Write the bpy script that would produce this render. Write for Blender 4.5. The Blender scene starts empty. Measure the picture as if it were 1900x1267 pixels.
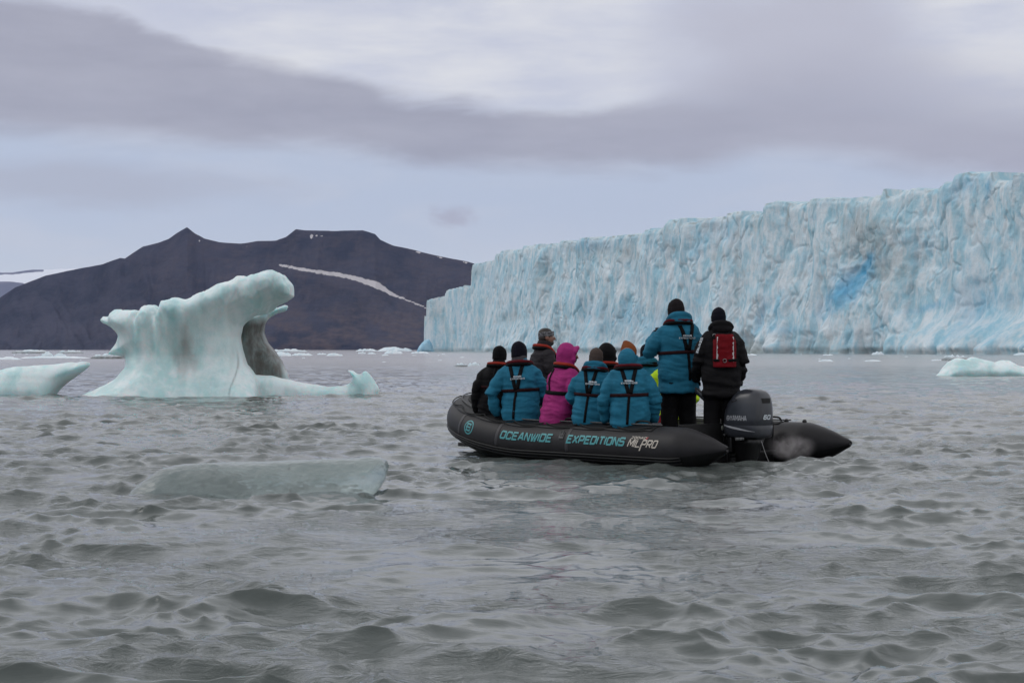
import bpy, bmesh, math, random
import numpy as np
from mathutils import Vector, Matrix
from mathutils.bvhtree import BVHTree
R = math.radians
PI = math.pi
random.seed(7)

# ------------------------------------------------------------------ camera, sky, sun
F = 3520.0          # focal length in pixels of the 1900 px wide photograph
HZ = 648.0          # row of the horizon
H = 1.4             # eye height above the water
scene = bpy.context.scene
col = scene.collection
cam_d = bpy.data.cameras.new('camera')
cam = bpy.data.objects.new('camera', cam_d)
col.objects.link(cam)
cam.location = (0, 0, H)
cam.rotation_euler = (R(90), 0, 0)
cam_d.sensor_width = 36
cam_d.lens = 36 * F / 1900
cam_d.shift_y = (HZ - 633.5) / 1900
cam_d.clip_start = 0.1
cam_d.clip_end = 60000
scene.camera = cam

SUN_EL, SUN_AZ = R(38), R(-70)      # azimuth clockwise from +Y
sd = bpy.data.lights.new('sun', 'SUN')
sd.energy = 0.5  # overcast
sd.angle = R(25)
sd.color = (1.0, 0.97, 0.93)
so = bpy.data.objects.new('sun', sd)
col.objects.link(so)
so.rotation_euler = Vector((-math.sin(SUN_AZ) * math.cos(SUN_EL), -math.cos(SUN_AZ) * math.cos(SUN_EL), -math.sin(SUN_EL))).to_track_quat('-Z', 'Y').to_euler()

scene.view_settings.view_transform = 'Standard'
scene.view_settings.look = 'None'
scene.view_settings.exposure = 0
scene.view_settings.gamma = 1
scene.render.engine = 'CYCLES'
scene.cycles.use_denoising = True
scene.cycles.max_bounces = 6
scene.cycles.volume_bounces = 1
scene.cycles.sample_clamp_indirect = 4


class NT:
    """small helper for writing node graphs"""
    def __init__(s, tree):
        s.t = tree
        s.t.nodes.clear()

    def n(s, typ, **kw):
        nd = s.t.nodes.new(typ)
        for k, v in kw.items():
            setattr(nd, k, v)
        return nd

    def put(s, sock, v):
        if v is None:
            return
        if hasattr(v, 'links') or isinstance(v, bpy.types.NodeSocket):
            s.t.links.new(v, sock)
        else:
            sock.default_value = v

    def m(s, op, a, b=None, c=None, clamp=False):
        nd = s.n('ShaderNodeMath', operation=op, use_clamp=clamp)
        s.put(nd.inputs[0], a)
        s.put(nd.inputs[1], b)
        s.put(nd.inputs[2], c)
        return nd.outputs[0]

    def vm(s, op, a, b=None):
        nd = s.n('ShaderNodeVectorMath', operation=op)
        s.put(nd.inputs[0], a)
        s.put(nd.inputs[1], b)
        return nd.outputs[0]

    def ss(s, v, lo, hi, a=0.0, b=1.0):
        nd = s.n('ShaderNodeMapRange', interpolation_type='SMOOTHSTEP')
        s.put(nd.inputs['Value'], v)
        s.put(nd.inputs['From Min'], lo)
        s.put(nd.inputs['From Max'], hi)
        s.put(nd.inputs['To Min'], a)
        s.put(nd.inputs['To Max'], b)
        return nd.outputs[0]

    def mix(s, f, a, b):
        nd = s.n('ShaderNodeMix', data_type='RGBA')
        s.put(nd.inputs[0], f)
        s.put(nd.inputs[6], (*a, 1) if isinstance(a, tuple) and len(a) == 3 else a)
        s.put(nd.inputs[7], (*b, 1) if isinstance(b, tuple) and len(b) == 3 else b)
        return nd.outputs[2]

    def noise(s, vec, scale, detail=4, rough=0.5, dist=0.0):
        nd = s.n('ShaderNodeTexNoise')
        s.put(nd.inputs['Vector'], vec)
        nd.inputs['Scale'].default_value = scale
        nd.inputs['Detail'].default_value = detail
        nd.inputs['Roughness'].default_value = rough
        nd.inputs['Distortion'].default_value = dist
        return nd.outputs[0]

    def vor(s, vec, scale, feature='F1', rnd=1.0):
        nd = s.n('ShaderNodeTexVoronoi', feature=feature)
        s.put(nd.inputs['Vector'], vec)
        nd.inputs['Scale'].default_value = scale
        nd.inputs['Randomness'].default_value = rnd
        return nd.outputs[0]

    def curve(s, v, pts):
        nd = s.n('ShaderNodeFloatCurve')
        c = nd.mapping.curves[0]
        c.points[0].location = pts[0]
        c.points[1].location = pts[-1]
        for p in pts[1:-1]:
            c.points.new(*p)
        nd.mapping.update()
        s.put(nd.inputs['Value'], v)
        return nd.outputs[0]

    def comb(s, x, y, z):
        nd = s.n('ShaderNodeCombineXYZ')
        s.put(nd.inputs[0], x)
        s.put(nd.inputs[1], y)
        s.put(nd.inputs[2], z)
        return nd.outputs[0]

    def bump(s, h, strength, dist, normal=None):
        nd = s.n('ShaderNodeBump')
        nd.inputs['Strength'].default_value = strength
        nd.inputs['Distance'].default_value = dist
        s.put(nd.inputs['Height'], h)
        if normal is not None:
            s.put(nd.inputs['Normal'], normal)
        return nd.outputs[0]


# the sky: a physical sky behind a broken stratus deck laid out by compass direction and elevation
world = bpy.data.worlds.new('World')
scene.world = world
world.use_nodes = True
g = NT(world.node_tree)
out = g.n('ShaderNodeOutputWorld')
bg = g.n('ShaderNodeBackground')
bg.inputs[1].default_value = 0.1
g.t.links.new(bg.outputs[0], out.inputs[0])
tc = g.n('ShaderNodeTexCoord').outputs['Generated']
sp = g.n('ShaderNodeSeparateXYZ')
g.put(sp.inputs[0], tc)
dx, dy, dz = sp.outputs
az = g.m('ARCTAN2', dx, dy)
el = g.m('ARCTAN2', dz, g.m('SQRT', g.m('ADD', g.m('MULTIPLY', dx, dx), g.m('MULTIPLY', dy, dy))))
U = g.m('ADD', g.m('MULTIPLY', az, F / 1900), 0.5)              # 0..1 across the bay ahead
V = g.m('MULTIPLY', el, F / 648)                                 # 0 at the horizon, 1 about 10 degrees up
stretch = g.comb(g.m('MULTIPLY', az, 1.0), g.m('MULTIPLY', el, 3.2), 0.0)
n1 = g.noise(stretch, 9.0, 6, 0.55, 0.4)
n2 = g.noise(g.comb(az, g.m('MULTIPLY', el, 4.2), 4.0), 10.0, 8, 0.58, 0.15)
n3 = g.noise(g.comb(az, g.m('MULTIPLY', el, 2.0), 9.0), 3.0, 5, 0.5, 0.3)
n1c = g.m('SUBTRACT', n1, 0.5)
n2c = g.m('SUBTRACT', n2, 0.5)
yv = lambda y: (648 - y) / 648.0


def ecurve(pts):
    return g.curve(U, [(x / 1900.0, yv(y)) for x, y in pts])


top = ecurve([(0, 12), (150, 28), (300, 62), (400, 100), (520, 125), (650, 155), (760, 182), (860, 190), (1000, 207), (1150, 200), (1300, 165), (1500, 130), (1700, 140), (1900, 165)])
bot = ecurve([(0, 262), (200, 280), (400, 292), (600, 292), (800, 312), (1000, 322), (1200, 318), (1500, 308), (1700, 330), (1900, 345)])
topn = g.m('ADD', top, g.m('ADD', g.m('MULTIPLY', n1c, 0.16), g.m('MULTIPLY', n2c, 0.11)))
botn = g.m('ADD', bot, g.m('ADD', g.m('MULTIPLY', n1c, 0.12), g.m('MULTIPLY', n2c, 0.09)))
soft = g.ss(U, 0.58, 0.85, 0.035, 0.20)
m_top = g.ss(g.m('DIVIDE', g.m('SUBTRACT', topn, V), soft), -0.6, 1.0)
m_bot = g.ss(g.m('SUBTRACT', V, botn), -0.025, 0.055)
band = g.m('MULTIPLY', m_top, m_bot)
# upper-right soft grey cloud, bright corner
dxr = g.m('DIVIDE', g.m('SUBTRACT', U, 0.78), 0.16)
dyr = g.m('DIVIDE', g.m('SUBTRACT', V, 0.84), 0.28)
rr = g.m('SQRT', g.m('ADD', g.m('MULTIPLY', dxr, dxr), g.m('MULTIPLY', dyr, dyr)))
ur = g.ss(g.m('ADD', rr, g.m('MULTIPLY', n1c, 1.3)), 1.15, 0.3)
# faint lower-left veil
dxl = g.m('DIVIDE', g.m('SUBTRACT', U, 0.08), 0.22)
dyl = g.m('DIVIDE', g.m('SUBTRACT', V, 0.455), 0.085)
rl = g.m('SQRT', g.m('ADD', g.m('MULTIPLY', dxl, dxl), g.m('MULTIPLY', dyl, dyl)))
ll = g.ss(g.m('ADD', rl, g.m('MULTIPLY', n2c, 1.8)), 1.2, 0.2)
# one small torn cloud
dxs = g.m('DIVIDE', g.m('SUBTRACT', U, 0.4405), 0.024)
dys = g.m('DIVIDE', g.m('SUBTRACT', V, 0.378), 0.034)
rs = g.m('SQRT', g.m('ADD', g.m('MULTIPLY', dxs, dxs), g.m('MULTIPLY', dys, dys)))
n4 = g.noise(g.comb(az, g.m('MULTIPLY', el, 2.2), 2.0), 45.0, 5, 0.6, 0.6)
sc_ = g.ss(g.m('ADD', rs, g.m('MULTIPLY', g.m('SUBTRACT', n4, 0.5), 2.6)), 1.25, 0.1)
# base colours (target radiance)
low = g.mix(g.ss(V, 0.0, 0.42), (0.60, 0.64, 0.71), (0.485, 0.545, 0.675))
low = g.mix(g.m('MULTIPLY', g.ss(n1, 0.45, 0.68), 0.55), low, (0.56, 0.59, 0.68))
low = g.mix(g.m('MULTIPLY', ll, 0.8), low, (0.435, 0.455, 0.545))
low = g.mix(g.m('MULTIPLY', sc_, 0.75), low, (0.40, 0.40, 0.50))
creamU = g.curve(U, [(0, 0.25), (0.15, 0.35), (0.25, 0.85), (0.42, 0.95), (0.6, 0.75), (0.7, 0.25), (0.85, 0.35), (0.93, 0.95), (1, 1)])
cream = g.m('MULTIPLY', creamU, g.ss(n2, 0.22, 0.72), clamp=True)
hi = g.mix(cream, (0.55, 0.575, 0.69), (0.77, 0.77, 0.79))
high = g.mix(g.m('MULTIPLY', ur, 0.9), hi, (0.50, 0.50, 0.58))
skyc = g.mix(g.ss(g.m('SUBTRACT', V, bot), -0.02, 0.25), low, high)
bandc = g.mix(g.ss(n2, 0.25, 0.75), (0.335, 0.333, 0.405), (0.41, 0.41, 0.485))
bandc = g.mix(g.ss(U, 0.35, 1.0, 0.0, 0.55), bandc, (0.44, 0.435, 0.515))
skyc = g.mix(g.m('MULTIPLY', band, 0.94), skyc, bandc)
# the rest of the dome
dome = g.mix(g.ss(n3, 0.35, 0.65), (0.56, 0.57, 0.62), (0.92, 0.92, 0.94))
shoulder = g.mix(g.ss(n3, 0.35, 0.65), (0.80, 0.82, 0.87), (1.04, 1.05, 1.08))  # unseen brighter ring of sky above the view, added to lighten the water
dome = g.mix(g.ss(V, 3.2, 5.0), shoulder, dome)
skyc = g.mix(g.ss(V, 0.95, 1.6), skyc, dome)
sky = g.n('ShaderNodeTexSky', sky_type='NISHITA')
sky.sun_disc = False
sky.sun_elevation = SUN_EL
sky.sun_rotation = SUN_AZ
sky.air_density = 1.0
scaled = g.n('ShaderNodeVectorMath', operation='SCALE')
g.put(scaled.inputs[0], skyc)
scaled.inputs[3].default_value = 10.35
final = g.mix(0.95, sky.outputs[0], scaled.outputs[0])
g.put(bg.inputs[0], final)


# ------------------------------------------------------------------ helpers
def hash2(ix, iy, seed):
    with np.errstate(over='ignore'):
        h = (ix.astype(np.int64) * 374761393 + iy.astype(np.int64) * 668265263 + seed * 1442695041) & 0xffffffff
        h = ((h ^ (h >> 13)) * 1274126177) & 0xffffffff
        h = (h ^ (h >> 16)) & 0xffffffff
    return h


def perlin(x, y, seed=0):
    x = np.asarray(x, float); y = np.asarray(y, float)
    ix = np.floor(x).astype(np.int64); iy = np.floor(y).astype(np.int64)
    fx = x - ix; fy = y - iy
    u = fx * fx * fx * (fx * (fx * 6 - 15) + 10)
    v = fy * fy * fy * (fy * (fy * 6 - 15) + 10)

    def gr(a, b, dx, dy):
        t = hash2(a, b, seed) * (2 * PI / 4294967296.0)
        return np.cos(t) * dx + np.sin(t) * dy
    a = gr(ix, iy, fx, fy); b = gr(ix + 1, iy, fx - 1, fy)
    c = gr(ix, iy + 1, fx, fy - 1); d = gr(ix + 1, iy + 1, fx - 1, fy - 1)
    return (a + u * (b - a)) * (1 - v) + (c + u * (d - c)) * v * 1.0


def fbm(x, y, oct=4, seed=0, gain=0.5, lac=2.03):
    s = 0; a = 1.0; n = 0
    for i in range(oct):
        s = s + a * perlin(x * lac ** i + 17.3 * i, y * lac ** i - 9.1 * i, seed + i)
        n += a; a *= gain
    return s / n * 1.5


def ridged(x, y, oct=4, seed=0, gain=0.5):
    s = 0; a = 1.0; n = 0
    for i in range(oct):
        s = s + a * (1 - 2.2 * np.abs(perlin(x * 2.03 ** i + 7.7 * i, y * 2.03 ** i + 3.1 * i, seed + i)))
        n += a; a *= gain
    return s / n


def noise3(p, s, seed=0):
    """cheap 3-D noise from three planes"""
    return (perlin(p[:, 0] * s + 0.37 * p[:, 2] * s, p[:, 1] * s + 0.21 * p[:, 2] * s, seed) + perlin(p[:, 1] * s + .31 * p[:, 0] * s, p[:, 2] * s, seed + 5) + perlin(p[:, 2] * s, p[:, 0] * s + .27 * p[:, 1] * s, seed + 9)) / 1.7


def worley(x, y, seed=0):
    ix = np.floor(x).astype(np.int64); iy = np.floor(y).astype(np.int64)
    f1 = np.full(x.shape, 9.0); f2 = np.full(x.shape, 9.0); idv = np.zeros(x.shape)
    for i in (-1, 0, 1):
        for j in (-1, 0, 1):
            cx = ix + i; cy = iy + j
            px = cx + hash2(cx, cy, seed) / 4294967296.0
            py = cy + hash2(cx, cy, seed + 77) / 4294967296.0
            d = np.hypot(px - x, py - y)
            val = hash2(cx, cy, seed + 33) / 4294967296.0
            nearer = d < f1
            f2 = np.where(nearer, f1, np.minimum(f2, d))
            idv = np.where(nearer, val, idv)
            f1 = np.where(nearer, d, f1)
    return f1, f2, idv


def sstep(a, b, x):
    t = np.clip((x - a) / (b - a), 0, 1)
    return t * t * (3 - 2 * t)


def W(px, py, D):
    """a point at distance D seen at pixel px, py"""
    return ((px - 950) * D / F, D, H + (HZ - py) * D / F)


def Dw(py):
    return H * F / (py - HZ)


def link(ob):
    col.objects.link(ob)
    return ob


def mesh_obj(name, verts, faces, mat=None, parent=None, smooth=True, attrs=None):
    me = bpy.data.meshes.new(name)
    verts = np.asarray(verts, dtype=np.float32)
    if isinstance(faces, np.ndarray) and faces.ndim == 2:
        k = faces.shape[1]
        me.vertices.add(len(verts))
        me.vertices.foreach_set('co', verts.ravel())
        me.loops.add(faces.size)
        me.loops.foreach_set('vertex_index', faces.astype(np.int32).ravel())
        me.polygons.add(len(faces))
        me.polygons.foreach_set('loop_start', np.arange(0, faces.size, k, dtype=np.int32))
        me.update(calc_edges=True)
        me.validate()
    else:
        me.from_pydata([tuple(map(float, v)) for v in verts], [], [tuple(f) for f in faces])
        me.update()
    if smooth:
        me.polygons.foreach_set('use_smooth', np.ones(len(me.polygons), bool))
    if attrs:
        for k, v in attrs.items():
            v = np.asarray(v, np.float32)
            if v.ndim == 1:
                a = me.attributes.new(k, 'FLOAT', 'POINT')
                a.data.foreach_set('value', v)
            else:
                a = me.attributes.new(k, 'FLOAT_COLOR', 'POINT')
                a.data.foreach_set('color', np.c_[v, np.ones(len(v))].astype(np.float32).ravel())
    ob = link(bpy.data.objects.new(name, me))
    if mat:
        me.materials.append(mat)
    if parent:
        ob.parent = parent
    return ob


def tag(o, label=None, cat=None, group=None, kind=None):
    if label: o['label'] = label
    if cat: o['category'] = cat
    if group: o['group'] = group
    if kind: o['kind'] = kind
    return o


def empty(name, loc=(0, 0, 0), rz=0.0, parent=None):
    e = link(bpy.data.objects.new(name, None))
    e.location = loc
    e.rotation_euler = (0, 0, rz)
    e.empty_display_size = 0.2
    if parent: e.parent = parent
    return e


def grid_faces(nr, nc, wrap=False):
    i = np.arange(nr - 1)[:, None]
    j = np.arange(nc if wrap else nc - 1)[None, :]
    a = i * nc + j
    b = i * nc + (j + 1) % nc
    return np.stack([a, b, b + nc, a + nc], -1).reshape(-1, 4)


class MB:
    """collects closed pieces and links them as one mesh"""
    def __init__(s):
        s.v = []; s.f = []

    def add(s, v, f):
        o = len(s.v)
        s.v += [tuple(p) for p in v]
        s.f += [tuple(i + o for i in q) for q in f]
        return s

    def box(s, c, d, rot=None, bev=0.0):
        x, y, z = d[0] / 2, d[1] / 2, d[2] / 2
        bm = bmesh.new()
        bmesh.ops.create_cube(bm, size=1)
        for v in bm.verts:
            v.co = Vector((v.co.x * d[0], v.co.y * d[1], v.co.z * d[2]))
        if bev > 0:
            bmesh.ops.bevel(bm, geom=bm.edges[:], offset=bev, segments=2, affect='EDGES', profile=0.5)
        M = rot.to_4x4() if rot is not None else Matrix()
        vs = [(M @ v.co) + Vector(c) for v in bm.verts]
        bm.verts.index_update()
        fs = [[v.index for v in f.verts] for f in bm.faces]
        bm.free()
        return s.add(vs, fs)

    def loft(s, rings):
        """rings: list of equally long point lists; capped"""
        n = len(rings[0])
        v = [p for r in rings for p in r]
        f = []
        for i in range(len(rings) - 1):
            for j in range(n):
                a = i * n + j; b = i * n + (j + 1) % n
                f.append((a, b, b + n, a + n))
        f.append(tuple(range(n - 1, -1, -1)))
        k = (len(rings) - 1) * n
        f.append(tuple(range(k, k + n)))
        return s.add(v, f)

    def tube(s, pts, rad, seg=12, flat=1.0, up=(0, 0, 1), round_ends=True):
        pts = [Vector(p) for p in pts]
        if not hasattr(rad, '__len__'): rad = [rad] * len(pts)
        rad = list(rad)
        rings = []
        n = len(pts)
        last = None
        P = []
        for i in range(n):
            t = (pts[min(i + 1, n - 1)] - pts[max(i - 1, 0)]).normalized()
            P.append((pts[i], t, rad[i]))
        if round_ends:
            p, t, r = P[0]
            head = [(p - t * r * 0.92, t, r * 0.35), (p - t * r * 0.62, t, r * 0.78)]
            p, t, r = P[-1]
            tail = [(p + t * r * 0.62, t, r * 0.78), (p + t * r * 0.92, t, r * 0.35)]
            P = head + P + tail
        for p, t, r in P:
            a = Vector(up) - t * t.dot(Vector(up))
            if a.length < 0.15:
                a = Vector((1, 0, 0)) - t * t.x if last is None else last - t * t.dot(last)
            a.normalize(); last = a
            b = t.cross(a)
            rings.append([p + a * (math.cos(2 * PI * k / seg) * r * flat) + b * (math.sin(2 * PI * k / seg) * r) for k in range(seg)])
        return s.loft(rings)

    def ell(s, c, r, rot=None, n=14):
        rings = []
        c = Vector(c)
        for i in range(1, n):
            th = PI * i / n
            ring = []
            for j in range(2 * n):
                ph = 2 * PI * j / (2 * n)
                p = Vector((r[0] * math.sin(th) * math.cos(ph), r[1] * math.sin(th) * math.sin(ph), -r[2] * math.cos(th)))
                if rot is not None: p = rot @ p
                ring.append(c + p)
            rings.append(ring)
        return s.loft(rings)

    def obj(s, name, mat, parent=None, smooth=True):
        return mesh_obj(name, s.v, s.f, mat, parent, smooth)


def spline(pts, n=8):
    """Catmull-Rom through pts"""
    P = [np.array(p, float) for p in pts]
    P = [2 * P[0] - P[1]] + P + [2 * P[-1] - P[-2]]
    o = []
    for i in range(1, len(P) - 2):
        for k in range(n):
            t = k / n
            o.append(0.5 * ((2 * P[i]) + (-P[i - 1] + P[i + 1]) * t + (2 * P[i - 1] - 5 * P[i] + 4 * P[i + 1] - P[i + 2]) * t * t + (-P[i - 1] + 3 * P[i] - 3 * P[i + 1] + P[i + 2]) * t ** 3))
    o.append(P[-2])
    return o


def remesh(verts, faces, voxel, smooth=4, factor=0.5):
    """union of closed pieces as one continuous surface -> (verts, faces arrays)"""
    me = bpy.data.meshes.new('tmp')
    me.from_pydata([tuple(map(float, v)) for v in verts], [], [tuple(f) for f in faces])
    ob = link(bpy.data.objects.new('tmp', me))
    md = ob.modifiers.new('r', 'REMESH')
    md.mode = 'VOXEL'; md.voxel_size = voxel
    if smooth:
        sm = ob.modifiers.new('s', 'SMOOTH')
        sm.iterations = smooth; sm.factor = factor
    dg = bpy.context.evaluated_depsgraph_get()
    m2 = bpy.data.meshes.new_from_object(ob.evaluated_get(dg))
    v = np.empty(len(m2.vertices) * 3, np.float32); m2.vertices.foreach_get('co', v)
    f = np.array([list(p.vertices) if len(p.vertices) == 4 else list(p.vertices) + [p.vertices[-1]] for p in m2.polygons]) if any(len(p.vertices) != 4 for p in m2.polygons) else None
    if f is None:
        f = np.empty(len(m2.polygons) * 4, np.int32)
        m2.polygons.foreach_get('vertices', f)
        f = f.reshape(-1, 4)
    nrm = np.empty(len(m2.vertices) * 3, np.float32); m2.vertices.foreach_get('normal', nrm)
    bpy.data.objects.remove(ob)
    bpy.data.meshes.remove(me); bpy.data.meshes.remove(m2)
    return v.reshape(-1, 3), f, nrm.reshape(-1, 3)


def mat(name, color, rough=0.6, metal=0.0, spec=0.5, bump=None, vary=0.0, vscale=20.0, alt=None, sheen=0.0):
    """procedural: base colour broken up by noise, optional bump (scale, distance)"""
    m = bpy.data.materials.new(name)
    m.use_nodes = True
    q = NT(m.node_tree)
    o = q.n('ShaderNodeOutputMaterial'); b = q.n('ShaderNodeBsdfPrincipled')
    q.t.links.new(b.outputs[0], o.inputs[0])
    tcc = q.n('ShaderNodeTexCoord').outputs['Object']
    c2 = alt or tuple(c * (1 - vary) for c in color)
    nz = q.noise(tcc, vscale, 5, 0.6)
    q.put(b.inputs['Base Color'], q.mix(q.ss(nz, 0.35, 0.65), color, c2))
    b.inputs['Roughness'].default_value = rough
    b.inputs['Metallic'].default_value = metal
    b.inputs['Specular IOR Level'].default_value = spec
    if sheen:
        b.inputs['Sheen Weight'].default_value = sheen
    if bump:
        q.put(b.inputs['Normal'], q.bump(q.noise(tcc, bump[0], 4, 0.6), 0.6, bump[1]))
    return m


# ------------------------------------------------------------------ water
def wave_field(X, Y, cell):
    rng = np.random.RandomState(11)
    RR0 = np.hypot(X, Y)
    lam = np.concatenate([np.geomspace(0.10, 0.5, 26), np.geomspace(0.5, 3.6, 40)])
    hx = np.zeros_like(X); hy = np.zeros_like(X); hz = np.zeros_like(X)
    patch = 0.75 + 0.9 * fbm(X * 0.13, Y * 0.05, 3, 5) + 0.35 * fbm(X * 0.5, Y * 0.2, 2, 15)
    patch = np.clip(patch, 0.18, 1.7)
    calm = 1 - 0.55 * np.exp(-(((X + 0.9) / 2.0) ** 2 + ((Y - 14.0) / 3.2) ** 2))
    calm = calm * (1 - 0.62 * np.exp(-(((X - 0.9) / 2.3) ** 2 + ((Y - 16.0) / 3.6) ** 2)))
    wx = X + 0.35 * fbm(X * 0.35, Y * 0.35, 2, 31); wy = Y + 0.35 * fbm(X * 0.35, Y * 0.35, 2, 32)
    for i, L in enumerate(lam):
        k = 2 * PI / L
        th = rng.normal(R(-78), R(34) if L > 0.5 else R(48))
        ph = rng.uniform(0, 2 * PI)
        slope = 0.0200 * rng.uniform(0.6, 1.3)
        if L > 1.5: slope *= 0.62
        elif L >= 0.9: slope *= 1.25
        elif L >= 0.5: slope *= 2.2
        if L < 0.5: slope *= 2.5
        if L < 0.2: slope *= 0.8
        a = slope / k
        fade = sstep(1.6, 3.6, L / cell)
        if not fade.any(): continue
        amp = a * fade * (1 - 0.35 * sstep(25, 75, RR0))
        if L < 1.0: amp = amp * patch * calm
        else: amp = amp * (0.45 + 0.55 * calm) * (0.6 + 0.4 * patch)
        dx, dy = math.cos(th), math.sin(th)
        arg = k * (wx * dx + wy * dy) + ph
        c = np.cos(arg); s = np.sin(arg)
        hz += amp * c
        hx -= amp * s * dx * 1.15
        hy -= amp * s * dy * 1.15
    return hx, hy, hz


WAVE_GAIN = 1.55
rows = [0.6]
while rows[-1] < 20000:
    d = rows[-1]
    k = 0.10 if d < 5 else 0.0034 if d < 60 else 0.0055 if d < 160 else 0.014 if d < 400 else 0.05
    rows.append(d * (1 + k))
rows = np.array(rows)
fine = np.linspace(-19, 19, 1060)
ang = np.radians(np.concatenate([np.linspace(-180, -60, 24, endpoint=False), np.linspace(-60, -19, 82, endpoint=False), fine, np.linspace(19, 60, 83)[1:], np.linspace(60, 180, 25)[1:-1]]))
RR, AA = np.meshgrid(rows, ang, indexing='ij')
X0 = RR * np.sin(AA); Y0 = RR * np.cos(AA)
dr = np.gradient(rows)[:, None] * np.ones_like(AA)
da = np.gradient(ang)[None, :] * RR
cell = np.maximum(np.maximum(np.abs(da), dr * 0.55), 0.02)
hx, hy, hz = wave_field(X0, Y0, cell)
wv = np.stack([X0 + hx * WAVE_GAIN, Y0 + hy * WAVE_GAIN, hz * WAVE_GAIN], -1).reshape(-1, 3)


def water_material():
    m = bpy.data.materials.new('silty_sea_water')
    m.use_nodes = True
    q = NT(m.node_tree)
    o = q.n('ShaderNodeOutputMaterial'); b = q.n('ShaderNodeBsdfPrincipled')
    q.t.links.new(b.outputs[0], o.inputs[0])
    P = q.n('ShaderNodeNewGeometry').outputs['Position']
    big = q.noise(P, 0.02, 3)
    spp = q.n('ShaderNodeSeparateXYZ'); q.put(spp.inputs[0], P)
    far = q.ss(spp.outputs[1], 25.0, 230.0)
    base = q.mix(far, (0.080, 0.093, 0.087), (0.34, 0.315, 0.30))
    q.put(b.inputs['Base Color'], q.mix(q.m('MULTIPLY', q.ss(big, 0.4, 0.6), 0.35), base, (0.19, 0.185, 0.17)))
    b.inputs['IOR'].default_value = 1.333
    q.put(b.inputs['Roughness'], q.ss(spp.outputs[1], 20.0, 200.0, 0.02, 0.16))
    patch = q.ss(q.noise(P, 0.45, 3, 0.5), 0.40, 0.62, 0.12, 1.0)
    r1 = q.noise(q.vm('MULTIPLY', P, (0.7, 1.5, 1.0)), 8.5, 5, 0.64, 0.9)
    r2 = q.noise(P, 26.0, 3, 0.6, 0.5)
    r3 = q.noise(q.vm('MULTIPLY', P, (0.6, 1.0, 1.0)), 1.7, 5, 0.62, 0.8)
    h = q.m('ADD', q.m('MULTIPLY', q.m('ADD', r1, q.m('MULTIPLY', r2, 0.15)), patch), q.m('MULTIPLY', r3, q.ss(spp.outputs[1], 30.0, 120.0, 0.0, 3.5)))
    q.put(b.inputs['Normal'], q.bump(h, 1.0, 0.023))
    return m


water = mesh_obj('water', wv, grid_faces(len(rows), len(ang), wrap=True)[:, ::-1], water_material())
tag(water, kind='structure')
del RR, AA, X0, Y0, hx, hy, hz, wv


# ------------------------------------------------------------------ mountain and far hills
def terrain_material(kind):
    m = bpy.data.materials.new(kind)
    m.use_nodes = True
    q = NT(m.node_tree)
    o = q.n('ShaderNodeOutputMaterial'); b = q.n('ShaderNodeBsdfPrincipled')
    q.t.links.new(b.outputs[0], o.inputs[0])
    P = q.n('ShaderNodeNewGeometry').outputs['Position']
    a = q.n('ShaderNodeAttribute', attribute_name='snow').outputs['Fac']
    br = q.n('ShaderNodeAttribute', attribute_name='brown').outputs['Fac']
    n = q.noise(q.vm('MULTIPLY', P, (1.0, .5, 1.0)), 0.006, 9, 0.68, 0.6)
    nf = q.noise(q.vm('MULTIPLY', P, (1, 1, 2.5)), 0.03, 6, 0.65)
    if kind == 'hazed_scree_rock':
        c = q.mix(q.ss(n, 0.35, 0.65), (0.030, 0.035, 0.058), (0.062, 0.062, 0.090))  # distance haze is painted in as the blue of the rock
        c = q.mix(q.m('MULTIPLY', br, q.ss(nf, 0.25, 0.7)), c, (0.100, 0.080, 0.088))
    else:
        c = q.mix(q.ss(n, 0.35, 0.65), (0.17, 0.18, 0.25), (0.22, 0.22, 0.28))
    c = q.mix(q.ss(q.m('ADD', a, q.m('MULTIPLY', q.m('SUBTRACT', nf, 0.5), 0.9)), 0.42, 0.58), c, (0.54, 0.51, 0.52) if kind == 'hazed_scree_rock' else (0.80, 0.82, 0.88))
    q.put(b.inputs['Base Color'], c)
    b.inputs['Roughness'].default_value = 0.95
    b.inputs['Specular IOR Level'].default_value = 0.1
    q.put(b.inputs['Normal'], q.bump(q.m('ADD', n, q.m('MULTIPLY', nf, 0.4)), 0.7, 30.0))
    return m


def blobs(px, py, items):
    s = np.zeros_like(px)
    for cx, cy, rx, ry in items:
        s = np.maximum(s, 1.15 - np.hypot((px - cx) / rx, (py - cy) / ry) * 0.65)
    s = s * (1 + 0.9 * fbm(px / 3.0, py / 1.5, 3, 54))
    return np.clip(s, 0, 1)


sil = [(-700, 640), (-400, 615), (-200, 585), (-60, 565), (0, 552), (28, 533), (85, 511), (142, 499), (190, 490), (223, 478), (232, 479), (265, 457), (294, 450), (313, 443), (327, 433), (347, 421), (362, 433), (379, 442), (407, 449), (445, 452), (478, 447), (512, 446), (531, 439), (549, 425), (568, 427), (616, 428), (673, 427), (696, 434), (706, 445), (729, 455), (767, 463), (805, 473), (867, 485), (920, 500), (1100, 530), (1400, 590), (1700, 640)]
spur = [(200, 655), (330, 585), (430, 535), (500, 505), (540, 500), (600, 509), (660, 520), (700, 536), (735, 553), (792, 574), (880, 596), (1000, 610), (1200, 655)]
DN, DS, DR = 4200.0, 4650.0, 5300.0
pxs = np.arange(-700, 1700, 2.0)
nv = 150
tv = np.linspace(0, 1, nv)
PX, T = np.meshgrid(pxs, tv, indexing='xy')
DD = DN + (DR + 500 - DN) * T
zr = H + (HZ - np.interp(pxs, *zip(*sil))) * DR / F
zs = H + (HZ - np.interp(pxs, *zip(*spur))) * DS / F
zr = zr[None, :]; zs = zs[None, :]
q1 = np.clip((DD - DN) / (DR - DN), 0, 1)
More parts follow.
